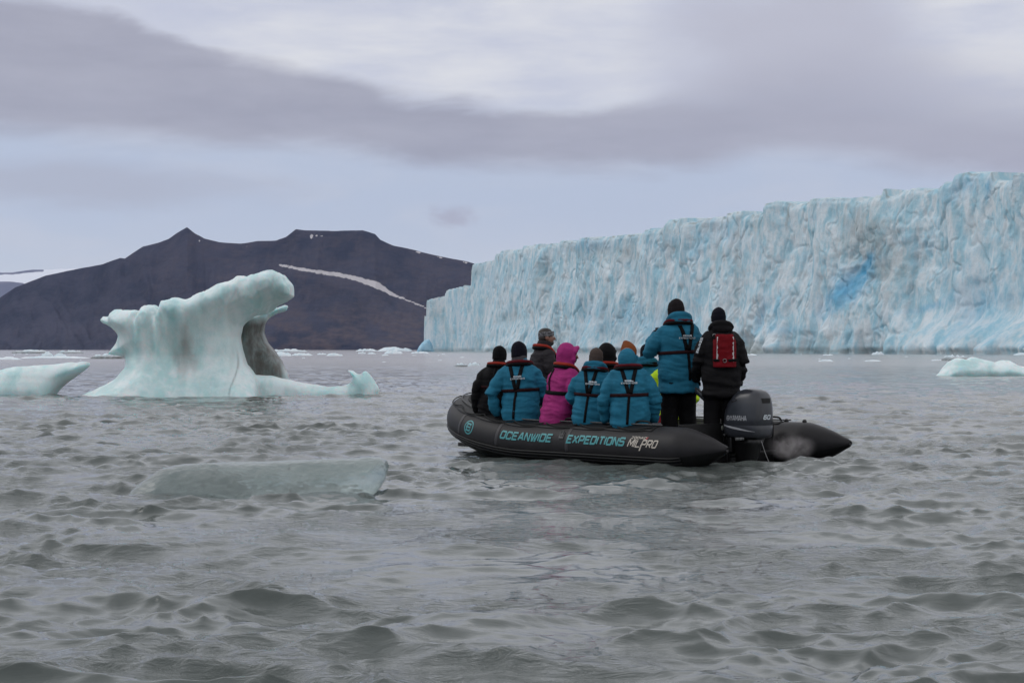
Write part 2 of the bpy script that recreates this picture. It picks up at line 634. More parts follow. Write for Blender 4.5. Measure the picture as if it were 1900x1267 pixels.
# concave scree profile up to the ridge, then falling away behind
gul = 0.5 + 0.5 * ridged((PX + 40 * T) / 55.0 + 0.8 * fbm(PX / 90, T * 2, 2, 3), T * 1.6, 3, 4)
gul2 = 0.5 + 0.5 * ridged(PX / 14.0 + 0.5 * fbm(PX / 30, T * 4, 2, 6), T * 2.4, 2, 8)
main = zr * (q1 ** 1.25) - (gul * 50 + gul2 * 7) * np.sin(np.clip(q1, 0, 1) * PI) ** 0.7 * np.clip(zr / 120, 0, 1)
q2 = np.clip((DD - DN) / (DS - DN), 0, 1.0)
beh = np.clip((DD - DS) / 260.0, 0, 1)
spr = zs * (q2 ** 0.9) * (1 - 0.8 * beh) - 9 * ridged(PX / 30, T * 9, 4, 21) * np.sin(q2 * PI)
back = np.clip((DD - DR) / 500.0, 0, 1)
Z = np.maximum(main, spr) * (1 - back ** 1.5) + 5 * fbm(PX / 24, T * 14, 4, 41) * sstep(0.02, 0.2, T) * (1 - sstep(0.6, .73, T))
Z = np.where(T < 0.012, -3, Z)
XX = (PX - 950) * DD / F
PYv = HZ - (Z - H) * F / DD
sn = blobs(PX, PYv, [(433, 455, 7, 1.6), (455, 456, 5, 1.2), (578, 439, 4.5, 3.4), (588, 437, 3, 2), (596, 438, 2.5, 1.6), (775, 468, 8, 1.6), (812, 478, 9, 1.6), (862, 487, 6, 1.3), (372, 447, 4, .8)])
cy = np.interp(PX, [516, 560, 635, 672, 701, 730, 791], [491, 500, 511, 520, 530, 547, 571])
th = np.interp(PX, [514, 520, 600, 660, 700, 718, 740, 791, 792], [0, 2.4, 3.6, 4.6, 7.4, 4.8, 2.0, 1.4, 0])
bandm = np.clip(1.05 - 0.62 * np.abs(PYv - cy + 2.2 * fbm(PX / 8, PX * 0, 4, 53)) / np.maximum(th, 0.01), 0, 1) * (th > 0) * (DD > DS - 60)
sn = np.maximum(sn, bandm)
strk = fbm(PX / 7.0 + PYv / 22.0, PYv / 60.0, 4, 52)
brown = 0.25 * sstep(0.0, 0.5, strk) + sstep(0.0, 0.25, fbm(PX / 70, PYv / 30, 3, 51) + 0.25) * (0.35 + 0.65 * sstep(540, 620, PYv)) * sstep(250, 560, PX + 150)
mountain = mesh_obj('mountain', np.stack([XX, DD, Z], -1).reshape(-1, 3), grid_faces(nv, len(pxs)), terrain_material('hazed_scree_rock'), attrs={'snow': sn.ravel(), 'brown': brown.ravel()})
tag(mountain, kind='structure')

# ice-capped land far behind on the left
hsil = [(-900, 560), (-500, 530), (-200, 512), (0, 506), (78, 500), (142, 498), (200, 500), (300, 520), (500, 560), (900, 640)]
pxs = np.arange(-900, 900, 6.0); tv = np.linspace(0, 1, 60)
PX, T = np.meshgrid(pxs, tv, indexing='xy')
DD = 8000 + 3600 * T
zr = (H + (HZ - np.interp(pxs, *zip(*hsil))) * 11000 / F)[None, :]
front = (H + (HZ - np.interp(pxs, [-900, -200, 0, 40, 60, 90, 130, 900], [560, 530, 521, 523, 530, 560, 640, 645])) * 9300 / F)[None, :]
q1 = np.clip((DD - 8000) / 3000, 0, 1)
q2 = np.clip((DD - 8000) / 1300, 0, 1)
Z = np.maximum(zr * q1 ** 1.2, front * q2 * (1 - 0.7 * np.clip((DD - 9300) / 900, 0, 1)))
Z = Z * (1 - np.clip((DD - 11000) / 600, 0, 1)) + 8 * fbm(PX / 40, T * 8, 4, 61) * q2
PYv = HZ - (Z - H) * F / DD
sn = sstep(9300, 9700, DD) * 1.0
sn = sn * (1 - ((PYv < np.interp(PX, [-900, 0, 78, 80], [512, 506, 500.5, 0]) + 4.2) & (PX < 80)) * 1.0)
sn = np.maximum(sn, blobs(PX, PYv, [(35, 527, 12, 1.4), (3, 552, 6, 2)]))
hills = mesh_obj('hills', np.stack([(PX - 950) * DD / F, DD, Z], -1).reshape(-1, 3), grid_faces(60, len(pxs)), terrain_material('snowy_upland'), attrs={'snow': sn.ravel(), 'brown': np.zeros(sn.size)})
tag(hills, kind='structure')


# ------------------------------------------------------------------ ice materials
def ice_material(name, white, teal, sss=0.0, rough=0.4, attr=True, fine=30.0, bumpd=0.01, scale=1.0, dirt=(0.13, 0.105, 0.075), streak=4.0, trans=0.0, blue=(0.06, 0.26, 0.46)):
    """mask attributes: 'blue' deep compressed ice, 'dirt' silt in the ice"""
    m = bpy.data.materials.new(name)
    m.use_nodes = True
    q = NT(m.node_tree)
    o = q.n('ShaderNodeOutputMaterial'); b = q.n('ShaderNodeBsdfPrincipled')
    q.t.links.new(b.outputs[0], o.inputs[0])
    P = q.n('ShaderNodeTexCoord').outputs['Object']
    Pv = q.vm('MULTIPLY', P, (scale * 1.0, scale * 1.0, scale / streak))
    n = q.noise(Pv, 1.0, 7, 0.6, 0.5)
    n2 = q.noise(Pv, 3.2, 6, 0.65, 0.3)
    c = q.mix(q.ss(q.m('ADD', q.m('MULTIPLY', n, 0.6), q.m('MULTIPLY', n2, 0.4)), 0.38, 0.60), teal, white)
    if attr:
        bl = q.n('ShaderNodeAttribute', attribute_name='blue').outputs['Fac']
        di = q.n('ShaderNodeAttribute', attribute_name='dirt').outputs['Fac']
        c = q.mix(bl, c, blue)
        dd = q.m('MULTIPLY', di, q.ss(n2, 0.2, 0.6, 0.55, 1.0), clamp=True)
        c = q.mix(dd, c, dirt)
    q.put(b.inputs['Base Color'], c)
    b.inputs['Roughness'].default_value = rough
    b.inputs['IOR'].default_value = 1.31
    if sss:
        b.inputs['Subsurface Weight'].default_value = 1.0
        b.inputs['Subsurface Radius'].default_value = (0.25, 0.8, 0.9)
        b.inputs['Subsurface Scale'].default_value = sss
    if trans:
        b.inputs['Transmission Weight'].default_value = trans
    q.put(b.inputs['Normal'], q.bump(q.m('ADD', q.noise(P, fine, 4, 0.6), q.m('MULTIPLY', n2, 0.8)), 0.5, bumpd))
    return m


# ------------------------------------------------------------------ glacier front
gl = [  # pixel column, distance, row of the top edge
    (815, 1600, 612), (800, 1300, 600), (789.5, 1108, 592), (789.7, 1106, 588), (793.5, 1104, 588), (793.6, 1104, 557), (800, 1100, 553), (827, 1092, 547), (827.1, 1092, 539), (850, 1072, 535), (875.5, 1048, 528),
    (875.6, 1048, 489), (890, 1030, 484), (912.8, 1010, 480), (912.9, 1010, 467), (965, 930, 461), (965.1, 930, 456), (1012, 880, 453), (1016, 870, 447), (1100, 800, 440), (1140, 770, 434), (1200, 735, 426),
    (1238, 712, 420), (1238.1, 712, 409), (1290, 680, 404), (1296, 675, 399), (1345, 655, 394), (1400, 640, 387), (1440, 628, 377), (1480, 617, 375), (1500, 610, 366), (1590, 585, 363), (1620, 578, 354), (1668, 567, 349),
    (1668.3, 567, 342), (1735, 552, 339), (1760, 546, 328), (1790, 540, 321), (1845, 528, 320), (1852, 524, 327), (1900, 512, 323), (2050, 480, 310), (2300, 440, 290), (2600, 400, 280)]
ga = np.array(gl, float)
gx = (ga[:, 0] - 950) * ga[:, 1] / F; gy = ga[:, 1]
gz = H + (HZ - ga[:, 2]) * ga[:, 1] / F
seg = np.hypot(np.diff(gx), np.diff(gy)); s_ = np.r_[0, np.cumsum(seg)]
S = np.arange(0, s_[-1], 0.42)
bx = np.interp(S, s_, gx); by = np.interp(S, s_, gy); bz = np.interp(S, s_, gz); bpx = np.interp(S, s_, ga[:, 0])
kk = np.ones(61) / 61
sxm = np.convolve(np.pad(bx, 30, 'edge'), kk, 'valid'); sym = np.convolve(np.pad(by, 30, 'edge'), kk, 'valid')
tx = np.gradient(sxm); ty = np.gradient(sym); tl = np.hypot(tx, ty); tx /= tl; ty /= tl
nx_, ny_ = -ty * -1, -tx                 # toward the viewer
flip = (nx_ * (-bx) + ny_ * (-by)) < 0
nx_ = np.where(flip, -nx_, nx_); ny_ = np.where(flip, -ny_, ny_)
# a jagged crest
_, _, blk = worley(S / 13.0, S * 0 + 0.5, 3)
crest = bz - 1.1 + (blk - 0.5) * 2.2 + 0.9 * fbm(S / 5.0, S * 0, 3, 71) + 0.35 * fbm(S / 1.2, S * 0, 2, 72)
nr = 130
tz = np.linspace(0, 1, nr)
SS, TZ = np.meshgrid(S, tz, indexing='xy')
ZZ = -1.5 + (crest[None, :] + 1.5) * TZ
wx1 = SS + 7 * fbm(SS / 26, ZZ / 18, 3, 81); wz1 = ZZ + 5 * fbm(SS / 22, ZZ / 26, 3, 82)
disp = 6.0 * ridged(wx1 / 64, wz1 / 160, 2, 83) + 3.4 * fbm(wx1 / 22, wz1 / 50, 2, 84)
f1, f2, idv = worley(wx1 / 10.0 + 0.6 * fbm(SS / 9, ZZ / 9, 2, 89), wz1 / 34.0 + 0.3 * fbm(SS / 7, ZZ / 7, 2, 90), 85)
disp += (idv - 0.5) * 1.6 * sstep(0.0, 0.35, f2 - f1) - 0.5 * (1 - sstep(0, 0.10, f2 - f1))
f1b, f2b, idb = worley(wx1 / 3.6 + 0.5 * fbm(SS / 3, ZZ / 3, 2, 91), wz1 / 13.0, 86)
disp += (idb - 0.5) * 0.4 * sstep(0.0, 0.3, f2b - f1b)
disp += 0.32 * fbm(SS / 2.4, ZZ / 9.0, 3, 87) + 0.2 * fbm(SS / 1.1, ZZ / 3.5, 2, 88)
# thin vertical cracks
disp -= 0.6 * sstep(0.72, 0.95, 1 - np.abs(perlin(SS / 9 + 0.5 * fbm(ZZ / 9, SS / 40, 2, 106), ZZ / 90, 107)) * 3.2) * sstep(-.1, .3, fbm(SS / 14, ZZ / 25, 2, 108))
# calved scars and aprons at the foot, as on the real front
gpx = np.interp(SS, S, bpx); gpy = HZ - (ZZ - H) * F / np.interp(SS, S, by)


def scar(cx, cy, rx, ry, depth):
    global disp
    r = np.hypot((gpx - cx) / rx, (gpy - cy) / ry) + 0.35 * fbm(gpx / 22, gpy / 22, 3, 92)
    disp -= depth * (1 - sstep(0.1, 1.25, r))


scar(1052, 640, 26, 75, 2.5); scar(1422, 595, 18, 45, 3); scar(1012, 500, 10, 30, 3); scar(1600, 520, 42, 60, 2.5); scar(1560, 640, 110, 32, 1.5)
scar(1660, 480, 110, 55, 1.6); scar(870, 560, 10, 60, 3); scar(935, 600, 12, 60, 2.5); scar(1395, 640, 55, 24, 2.5)
disp += 8 * sstep(0.0, 1.0, np.clip((gpy - 560) / 90, 0, 1) ** 1.3) * sstep(1640, 1800, gpx)
disp += 4 * np.clip((gpy - 590) / 60, 0, 1) ** 1.5 * sstep(0.0, 0.3, fbm(gpx / 60, gpx * 0, 2, 93) + 0.12)
disp -= 1.4 * (1 - sstep(0.4, 2.4, ZZ)) * (0.5 + 0.8 * np.clip(fbm(SS / 18, SS * 0, 2, 94) + 0.4, 0, 1))       # wave-cut notch
disp -= 0.6 * sstep(0.97, 1.0, TZ)
disp *= 0.22 + 0.78 * sstep(810, 1020, gpx)
lean = -3.0 * TZ * sstep(800, 960, gpx)
dtot = disp + lean
FX = sxm[None, :] * 0 + bx[None, :] + nx_[None, :] * dtot
FY = by[None, :] + ny_[None, :] * dtot
# plateau behind the crest
back_d = np.array([0.6, 2, 5, 10, 20, 45, 90, 180, 340])
wbk = sstep(792.5, 797, bpx) * (by < 1106)
PXv = FX[-1][None, :] - nx_[None, :] * back_d[:, None] * wbk; PYp = FY[-1][None, :] - (ny_[None, :] * wbk - .02) * back_d[:, None]
PZ = crest[None, :] + 0.25 + 0.010 * back_d[:, None] * wbk + 1.2 * fbm(S[None, :] / 9, back_d[:, None] / 12, 3, 95) * sstep(0, 8, back_d)[:, None]
VX = np.vstack([FX, PXv]); VY = np.vstack([FY, PYp]); VZ = np.vstack([ZZ, PZ])
blue = np.zeros_like(gpx)


def bm_(cx, cy, rx, ry, rot, amt, sd_):
    c, s = math.cos(rot), math.sin(rot)
    dx = (gpx - cx) * c + (gpy - cy) * s; dy = -(gpx - cx) * s + (gpy - cy) * c
    r = np.hypot(dx / rx, dy / ry) + 0.42 * fbm(gpx / 14, gpy / 18, 4, sd_)
    return amt * (1 - sstep(0.0, 1.25, r))


for a_ in [(1610, 500, 52, 17, -0.95, 1.25, 1), (1590, 530, 85, 36, -0.8, .85, 2), (1424, 590, 12, 55, .25, .35, 14), (1480, 612, 50, 12, 0, .22, 15), (1740, 570, 60, 10, -0.25, .38, 3), (1838, 345, 7, 26, 0, .5, 4), (1010, 487, 13, 30, 0, .18, 5), (1090, 455, 60, 20, 0, .22, 6), (1240, 590, 26, 50, 0.2, .22, 7), (1560, 560, 60, 30, -0.8, .3, 8), (1790, 350, 60, 26, -0.7, .25, 9), (1330, 430, 50, 40, 0, .16, 10), (1830, 560, 70, 80, -.8, .2, 11), (1160, 600, 90, 40, 0, .15, 12), (905, 520, 22, 30, 0, .15, 13)]:
    blue = np.maximum(blue, bm_(*a_))
blue = np.clip(blue + 0.16 * np.clip(fbm(gpx / 40, gpy / 60, 4, 96), 0, 1) * 2, 0, 1)
dirt = np.zeros_like(gpx)
st = fbm(SS / 2.2, ZZ / 60, 3, 97)
dirt += 0.42 * sstep(0.18, 0.5, st) * sstep(0.45, 1.0, TZ) * sstep(-0.1, 0.4, fbm(SS / 30, SS * 0, 2, 98) + .1)
dirt += 0.75 * sstep(0.985, 1.0, TZ) * sstep(-.1, .3, fbm(SS / 7, SS * 0, 3, 99))
dirt += 0.22 * sstep(0.05, 0.5, fbm(gpx / 45 + 2, gpy / 55, 5, 101))
for cx, cy, rx, ry, am in [(1462, 400, 3, 30, .7), (1012, 500, 14, 45, .35), (1640, 470, 90, 70, .30), (1050, 640, 24, 60, .30), (1370, 500, 5, 110, .3), (1680, 520, 60, 50, .2), (1600, 420, 60, 60, .22), (1560, 640, 90, 25, .3), (1130, 470, 60, 30, .16), (955, 590, 30, 14, .2)]:
    r = np.hypot((gpx - cx) / rx, (gpy - cy) / ry) + 0.7 * fbm(gpx / 20, gpy / 20, 4, int(cx))
    dirt += am * (1 - sstep(0.3, 1.1, r))
dirt += 0.9 * (1 - sstep(1370, 1450, np.abs(gpx - 1395) * 1.0 + 1370)) * (1 - sstep(2.0, 5.5, ZZ + 2 * fbm(SS / 9, ZZ / 3, 3, 104)))
dirt += 0.40 * (1 - sstep(0.6, 1.8, ZZ + 1.2 * fbm(SS / 14, ZZ / 4, 3, 102)))
dirt = np.clip(dirt, 0, 0.95)
nb = len(back_d)
blue = np.vstack([blue, np.zeros((nb, len(S)))]); dirt = np.vstack([dirt, np.clip(0.25 * fbm(S[None, :] / 10, back_d[:, None] / 6, 3, 103) + .12, 0, .6)])
glac_mat = ice_material('glacier_ice', (0.66, 0.735, 0.77), (0.34, 0.57, 0.67), fine=1.0, bumpd=0.40, scale=0.20, streak=2.2, rough=0.6, dirt=(0.24, 0.28, 0.27), blue=(0.08, 0.37, 0.60))
glacier = mesh_obj('glacier', np.stack([VX, VY, VZ], -1).reshape(-1, 3), grid_faces(nr + nb, len(S)), glac_mat, attrs={'blue': blue.ravel(), 'dirt': dirt.ravel()})
tag(glacier, 'long pale blue glacier front standing as a cracked ice cliff across the bay', 'glacier')


# ------------------------------------------------------------------ icebergs
def poly_dist(px, pz, poly):
    d = np.full(px.shape, 1e9)
    n = len(poly)
    for i in range(n):
        ax, az_ = poly[i]; bx_, bz_ = poly[(i + 1) % n]
        ex, ez = bx_ - ax, bz_ - az_
        L = ex * ex + ez * ez + 1e-12
        t = np.clip(((px - ax) * ex + (pz - az_) * ez) / L, 0, 1)
        d = np.minimum(d, np.hypot(px - ax - t * ex, pz - az_ - t * ez))
    return d


def slab(outline, D, x0, T, Rr, edge, voxel, yoff=None, y0=0.0):
    """an ice body with the given outline, real thickness T each side, rounded in over Rr metres"""
    poly = [((p[0] - 950) * D / F - x0, H + (HZ - p[1]) * D / F) for p in outline]
    n = len(poly)
    v = [(x, -T, z) for x, z in poly] + [(x, T, z) for x, z in poly]
    f = [tuple(range(n)), tuple(range(2 * n - 1, n - 1, -1))] + [(i + n, (i + 1) % n + n, (i + 1) % n, i)[::-1] for i in range(n)]
    V_, F_, _ = remesh(v, f, voxel, 2)
    d = poly_dist(V_[:, 0], V_[:, 2], poly)
    k = edge + (1 - edge) * np.sqrt(1 - (1 - np.clip(d / Rr, 0, 1)) ** 2)
    y = V_[:, 1] * k
    if yoff is not None:
        y = y + yoff(V_[:, 0], V_[:, 2], y, poly)
    return np.c_[V_[:, 0], y + y0, V_[:, 2]], F_


def berg(name, pieces, voxel, material, loc, masks=None, rough=(0.03, 2.0), smooth=3, extra=None):
    vs = []; fs = []; o = 0
    for V_, F_ in pieces:
        vs.append(V_); fs.append(F_ + o); o += len(V_)
    V_, F_, N_ = remesh(np.vstack(vs), np.vstack(fs), voxel, smooth)
    am, sc = rough
    V_ = V_ + N_ * (am * (noise3(V_, sc, 3) + 0.4 * noise3(V_, sc * 2.7, 4)))[:, None]
    if extra is not None: V_ = extra(V_, N_)
    at = masks(V_) if masks else {'blue': np.zeros(len(V_)), 'dirt': np.zeros(len(V_))}
    ob = mesh_obj(name, V_, F_, material, attrs=at)
    ob.location = loc
    return ob


DB = Dw(733.0)
X0B = (350 - 950) * DB / F
main_o = [(160, 738), (163, 733), (197, 717), (223, 702), (236, 681), (236, 662), (216, 659), (199, 657), (210, 646), (219, 635), (224, 623), (213, 607), (197, 600), (189, 594), (197, 589), (209, 591), (208, 584), (223, 577), (245, 577), (266, 576), (269, 583), (276, 571), (287, 567), (297, 570), (305, 580), (313, 559), (339, 555), (355, 559), (377, 548), (403, 536), (434, 524), (453, 515), (469, 517), (491, 507), (519, 505), (532, 514), (545, 530), (547, 550), (532, 561), (512, 571), (497, 581), (468, 589), (450, 604), (446, 626), (450, 651), (459, 676), (475, 695), (484, 715), (488, 731), (489, 752), (160, 752)]
back_o = [(440, 590), (470, 582), (500, 571), (524, 564), (521, 574), (493, 585), (481, 598), (478, 616), (485, 635), (500, 651), (513, 670), (524, 695), (529, 735), (528, 750), (425, 750), (430, 640)]
shelf_o = [(440, 690), (475, 695), (504, 697), (529, 702), (560, 709), (608, 717), (636, 717), (652, 711), (656, 699), (650, 692), (643, 685), (655, 687), (664, 693), (671, 694), (679, 686), (690, 698), (699, 711), (705, 722), (702, 740), (690, 752), (440, 752)]


def lip(x, z, y, poly):
    tops = sorted([(a, b) for a, b in poly[13:38]])
    zt = np.interp(x, [t[0] for t in tops], [t[1] for t in tops])
    d = zt - z
    o = -0.95 * np.exp(-(np.clip(d, 0, 9) / 0.75) ** 2) * sstep(-2.9, -1.6, x)
    o += -0.85 * np.clip(1.25 - z, 0, 1.5) ** 1.6
    o += 0.22 * np.sin(x * 1.9 + 0.6) * sstep(0.0, 1.0, d) * sstep(3.4, 1.0, z)
    return np.where(y < 0.25, o, o * 0.35)


p_main = slab(main_o, DB, X0B, 1.15, 1.0, 0.10, 0.038, lip)
p_back = slab(back_o, DB, X0B, 0.75, 0.35, 0.25, 0.05, None, 1.25)
p_shelf = slab(shelf_o, DB, X0B, 0.5, 0.3, 0.2, 0.04, None, -0.25)


def main_masks(V_):
    px = 950 + (V_[:, 0] + X0B) * F / DB; py = HZ - (V_[:, 2] - H) * F / DB
    y = V_[:, 1]
    nz = fbm(px / 26, py / 70, 5, 7)
    dirt = np.zeros(len(V_)); 
    for cx, cy, rx, ry, am in [(358, 655, 22, 48, .95), (375, 672, 13, 30, .7), (345, 630, 30, 40, .4), (440, 640, 8, 90, .25)]:
        r = np.hypot((px - cx) / rx, (py - cy) / ry) + 0.7 * nz
        dirt += am * 0.45 * (1 - sstep(0.2, 1.15, r))
    dirt += 0.5 * np.exp(-((px - 447 - 3 * np.sin(py / 15)) / 1.6) ** 2) * sstep(640, 670, py) * (py < 730)
    bk = (y > 0.45) & (px > 440)
    db = sstep(522, 500, px + 0.18 * (640 - py) + 6 * nz) * sstep(583, 607, py)
    dirt = np.where(bk, 0.97 * db + 0.1 * sstep(0, .3, nz), dirt * (y < 0.4))
    dirt += 0.12 * sstep(.1, .4, nz) * (px > 455) * (py < 560)
    blue = 0.18 * sstep(-0.2, 0.4, nz) * sstep(530, 600, py) * sstep(700, 650, py)
    return {'blue': np.clip(blue, 0, 1), 'dirt': np.clip(dirt, 0, .93)}


def berg_extra(V_, N_):
    r = ridged(V_[:, 0] * 2.2 + .5 * V_[:, 1], V_[:, 2] * 1.1 + .7 * V_[:, 1], 4, 120)
    f1e, f2e, ie = worley(V_[:, 0] * 3.3 + V_[:, 1], V_[:, 2] * 2.4 + V_[:, 1] * 1.3, 121)
    up = sstep(1.6, 2.6, V_[:, 2])
    return V_ + N_ * ((0.012 + .02 * up) * (r - .2) - 0.010 * (1 - np.clip(f1e / .7, 0, 1) ** 2) + up * .05 * (ie - .5) * sstep(0, .2, f2e - f1e))[:, None]


berg_mat = ice_material('berg_ice', (0.76, 0.83, 0.83), (0.50, 0.69, 0.69), sss=0.22, fine=8.0, bumpd=0.045, scale=0.9, streak=3.0, rough=0.38, dirt=(0.085, 0.072, 0.060), blue=(0.24, 0.54, 0.55))
b1 = berg('iceberg', [p_main, p_back, p_shelf], 0.036, berg_mat, (X0B, DB, 0), main_masks, (0.03, 1.9), 0, berg_extra)
tag(b1, 'tall mint green iceberg with an overhanging top and a dirty arch leg, largest floating ice', 'iceberg')

left_o = [(-150, 745), (-150, 705), (-90, 695), (-40, 692), (0, 687), (25, 681), (63, 678), (109, 675), (130, 672), (141, 674), (150, 671), (163, 672), (167, 677), (152, 689), (131, 706), (114, 721), (106, 731), (100, 748)]
X1 = (40 - 950) * DB / F


def leftmask(V_):
    nz = fbm(V_[:, 0] * .8, V_[:, 2] * 1.2, 4, 77)
    return {'blue': .25 * sstep(-.1, .4, nz), 'dirt': np.zeros(len(V_))}


b2 = berg('iceberg', [slab(left_o, DB + .6, X1, 0.8, 0.55, 0.12, 0.045, lambda x, z, y, p: -0.5 * np.clip(0.5 - z, 0, 1))], 0.045, berg_mat, (X1, DB + .6, 0), leftmask, (0.03, 1.8))
tag(b2, 'low pale iceberg with a pointed right tip, left of the tall overhanging iceberg', 'iceberg')

DRb = Dw(697.0)
X2 = (1840 - 950) * DRb / F
right_o = [(1728, 702), (1740, 692), (1752, 680), (1763, 670), (1777, 664), (1793, 667), (1804, 662), (1823, 667), (1845, 672), (1857, 668), (1870, 669), (1886, 678), (1905, 680), (1940, 688), (1965, 697), (1970, 706), (1728, 706)]
b3 = berg('iceberg', [slab(right_o, DRb, X2, 1.2, 0.8, 0.15, 0.07, lambda x, z, y, p: -0.6 * np.clip(0.7 - z, 0, 1))], 0.06, berg_mat, (X2, DRb, 0), leftmask, (0.07, 1.3))
tag(b3, 'low rounded bluish iceberg afloat at the right, before the glacier', 'iceberg')

# clear ice slab nearest to the camera
DC = Dw(915.0) + 0.35
X3 = (490 - 950) * DC / F
clear_o = [(236, 930), (251, 906), (271, 886), (300, 860), (334, 850), (380, 848), (419, 846), (470, 846), (504, 844), (550, 842), (589, 840), (646, 839), (680, 834), (704, 834), (717, 842), (722, 857), (716, 884), (704, 905), (688, 930), (600, 945), (300, 945)]


def clear_extra(V_, N_):
    sc = 13.0
    f1c, f2c, _ = worley(V_[:, 0] * sc + .3 * V_[:, 1] * sc, V_[:, 2] * sc * 1.3 + V_[:, 1] * sc * .5, 5)
    V_ = V_ + N_ * (-(0.006 * (1 - np.clip(f1c / 0.6, 0, 1) ** 2)))[:, None]
    V_[:, 2] = np.where(V_[:, 2] > 0, V_[:, 2] * .82, V_[:, 2]) + .012 * fbm(V_[:, 0] * 3, V_[:, 1] * 3, 3, 19)
    return V_


def clearmask(V_):
    px = 950 + (V_[:, 0] + X3) * F / DC; py = HZ - (V_[:, 2] - H) * F / DC
    nz = fbm(px / 7, py / 7, 3, 17)
    path = np.abs(px - np.interp(py, [835, 850, 862, 905], [640, 590, 540, 545]))
    d = 0.75 * sstep(0.25, 0.55, nz - path / 28 * 0.4 + .05) * (path < 24)
    d += 0.38 * sstep(420, 300, px) * sstep(875, 850, py - (330 - np.minimum(px, 330)) * .5) * (py > 0)
    return {'blue': .2 * sstep(0, .5, fbm(px / 60, py / 20, 3, 18)), 'dirt': np.clip(d, 0, .9)}


clear_mat = ice_material('clear_wet_ice', (0.60, 0.68, 0.66), (0.50, 0.58, 0.57), sss=0.0, trans=0.72, fine=45.0, bumpd=0.006, scale=3.0, streak=1.0, rough=0.22, dirt=(0.20, 0.17, 0.14), blue=(0.25, 0.36, 0.36))
b4 = berg('iceberg', [slab(clear_o, DC, X3, 0.38, 0.22, 0.25, 0.022, lambda x, z, y, p: -0.45 * np.clip(0.3 - z, 0, 1) + 0.05 * np.sin(x * 3))], 0.016, clear_mat, (X3, DC, 0), clearmask, (0.012, 4.0), 3, clear_extra)
tag(b4, 'glassy grey-green slab of clear dimpled ice awash nearest the camera', 'iceberg')

# drifting floes and brash
floe_mat = ice_material('floe_ice', (0.80, 0.85, 0.88), (0.60, 0.74, 0.80), fine=3.0, bumpd=0.05, scale=0.5, streak=1.0, rough=0.55, dirt=(0.07, 0.065, 0.06))


def floe(x0, x1, ytop, ybase, label, dirt=0.0, peaks=3, seed=0, deep=0.5, blue=0.0):
    D = Dw(ybase) if ybase > 650.6 else 1900.0
    w = (x1 - x0) * D / F; h = (ybase - ytop) * D / F
    nu, nw = 34, 12
    u = np.linspace(-1, 1, nu); v = np.linspace(-1, 1, nw)
    Ug, Vg = np.meshgrid(u, v)
    r = np.clip(1 - np.abs(Ug) ** 2.6 - np.abs(Vg) ** 2.4, 0, 1) ** 0.55
    prof = 0.40 + 0.6 * np.clip(0.5 + 1.5 * fbm(Ug * peaks + seed * 3.7, Vg * 1.3 + seed, 3, 200 + seed), 0, 1)
    prof = prof / max((prof * r).max(), 1e-3)
    zt = h * r * prof
    top_ = np.stack([Ug * w / 2 * (1 + .06 * fbm(Vg * 3, Ug * 2, 2, seed)), Vg * w * deep / 2, zt], -1).reshape(-1, 3)
    bot_ = top_ * np.array([0.94, 0.94, 0]) - np.array([0, 0, 1]) * (0.25 * h + 0.05)
    V_ = np.vstack([top_, bot_]); n = nu * nw
    Fs = grid_faces(nw, nu)
    Fb = Fs[:, ::-1] + n
    rim = [i for i in range(nu)] + [nu * (j + 1) - 1 for j in range(1, nw)] + [n - 2 - i for i in range(nu - 1)] + [nu * (nw - 2 - j) for j in range(nw - 2)]
    rim = np.array(rim)
    rn = np.roll(rim, -1)
    side = np.stack([rn, rim, rim + n, rn + n], -1)
    di = np.r_[dirt * sstep(0.75, 0.25, zt.ravel() / h), np.full(n, dirt)]
    ob = mesh_obj('ice_floe', V_, np.vstack([Fs, Fb, side]), floe_mat, attrs={'blue': np.full(2 * n, blue), 'dirt': np.clip(di, 0, .95)})
    ob.location = ((((x0 + x1) / 2) - 950) * D / F, D, 0)
    tag(ob, label, 'ice floe', 'ice floes drifting off the far shore and the glacier')
    return ob


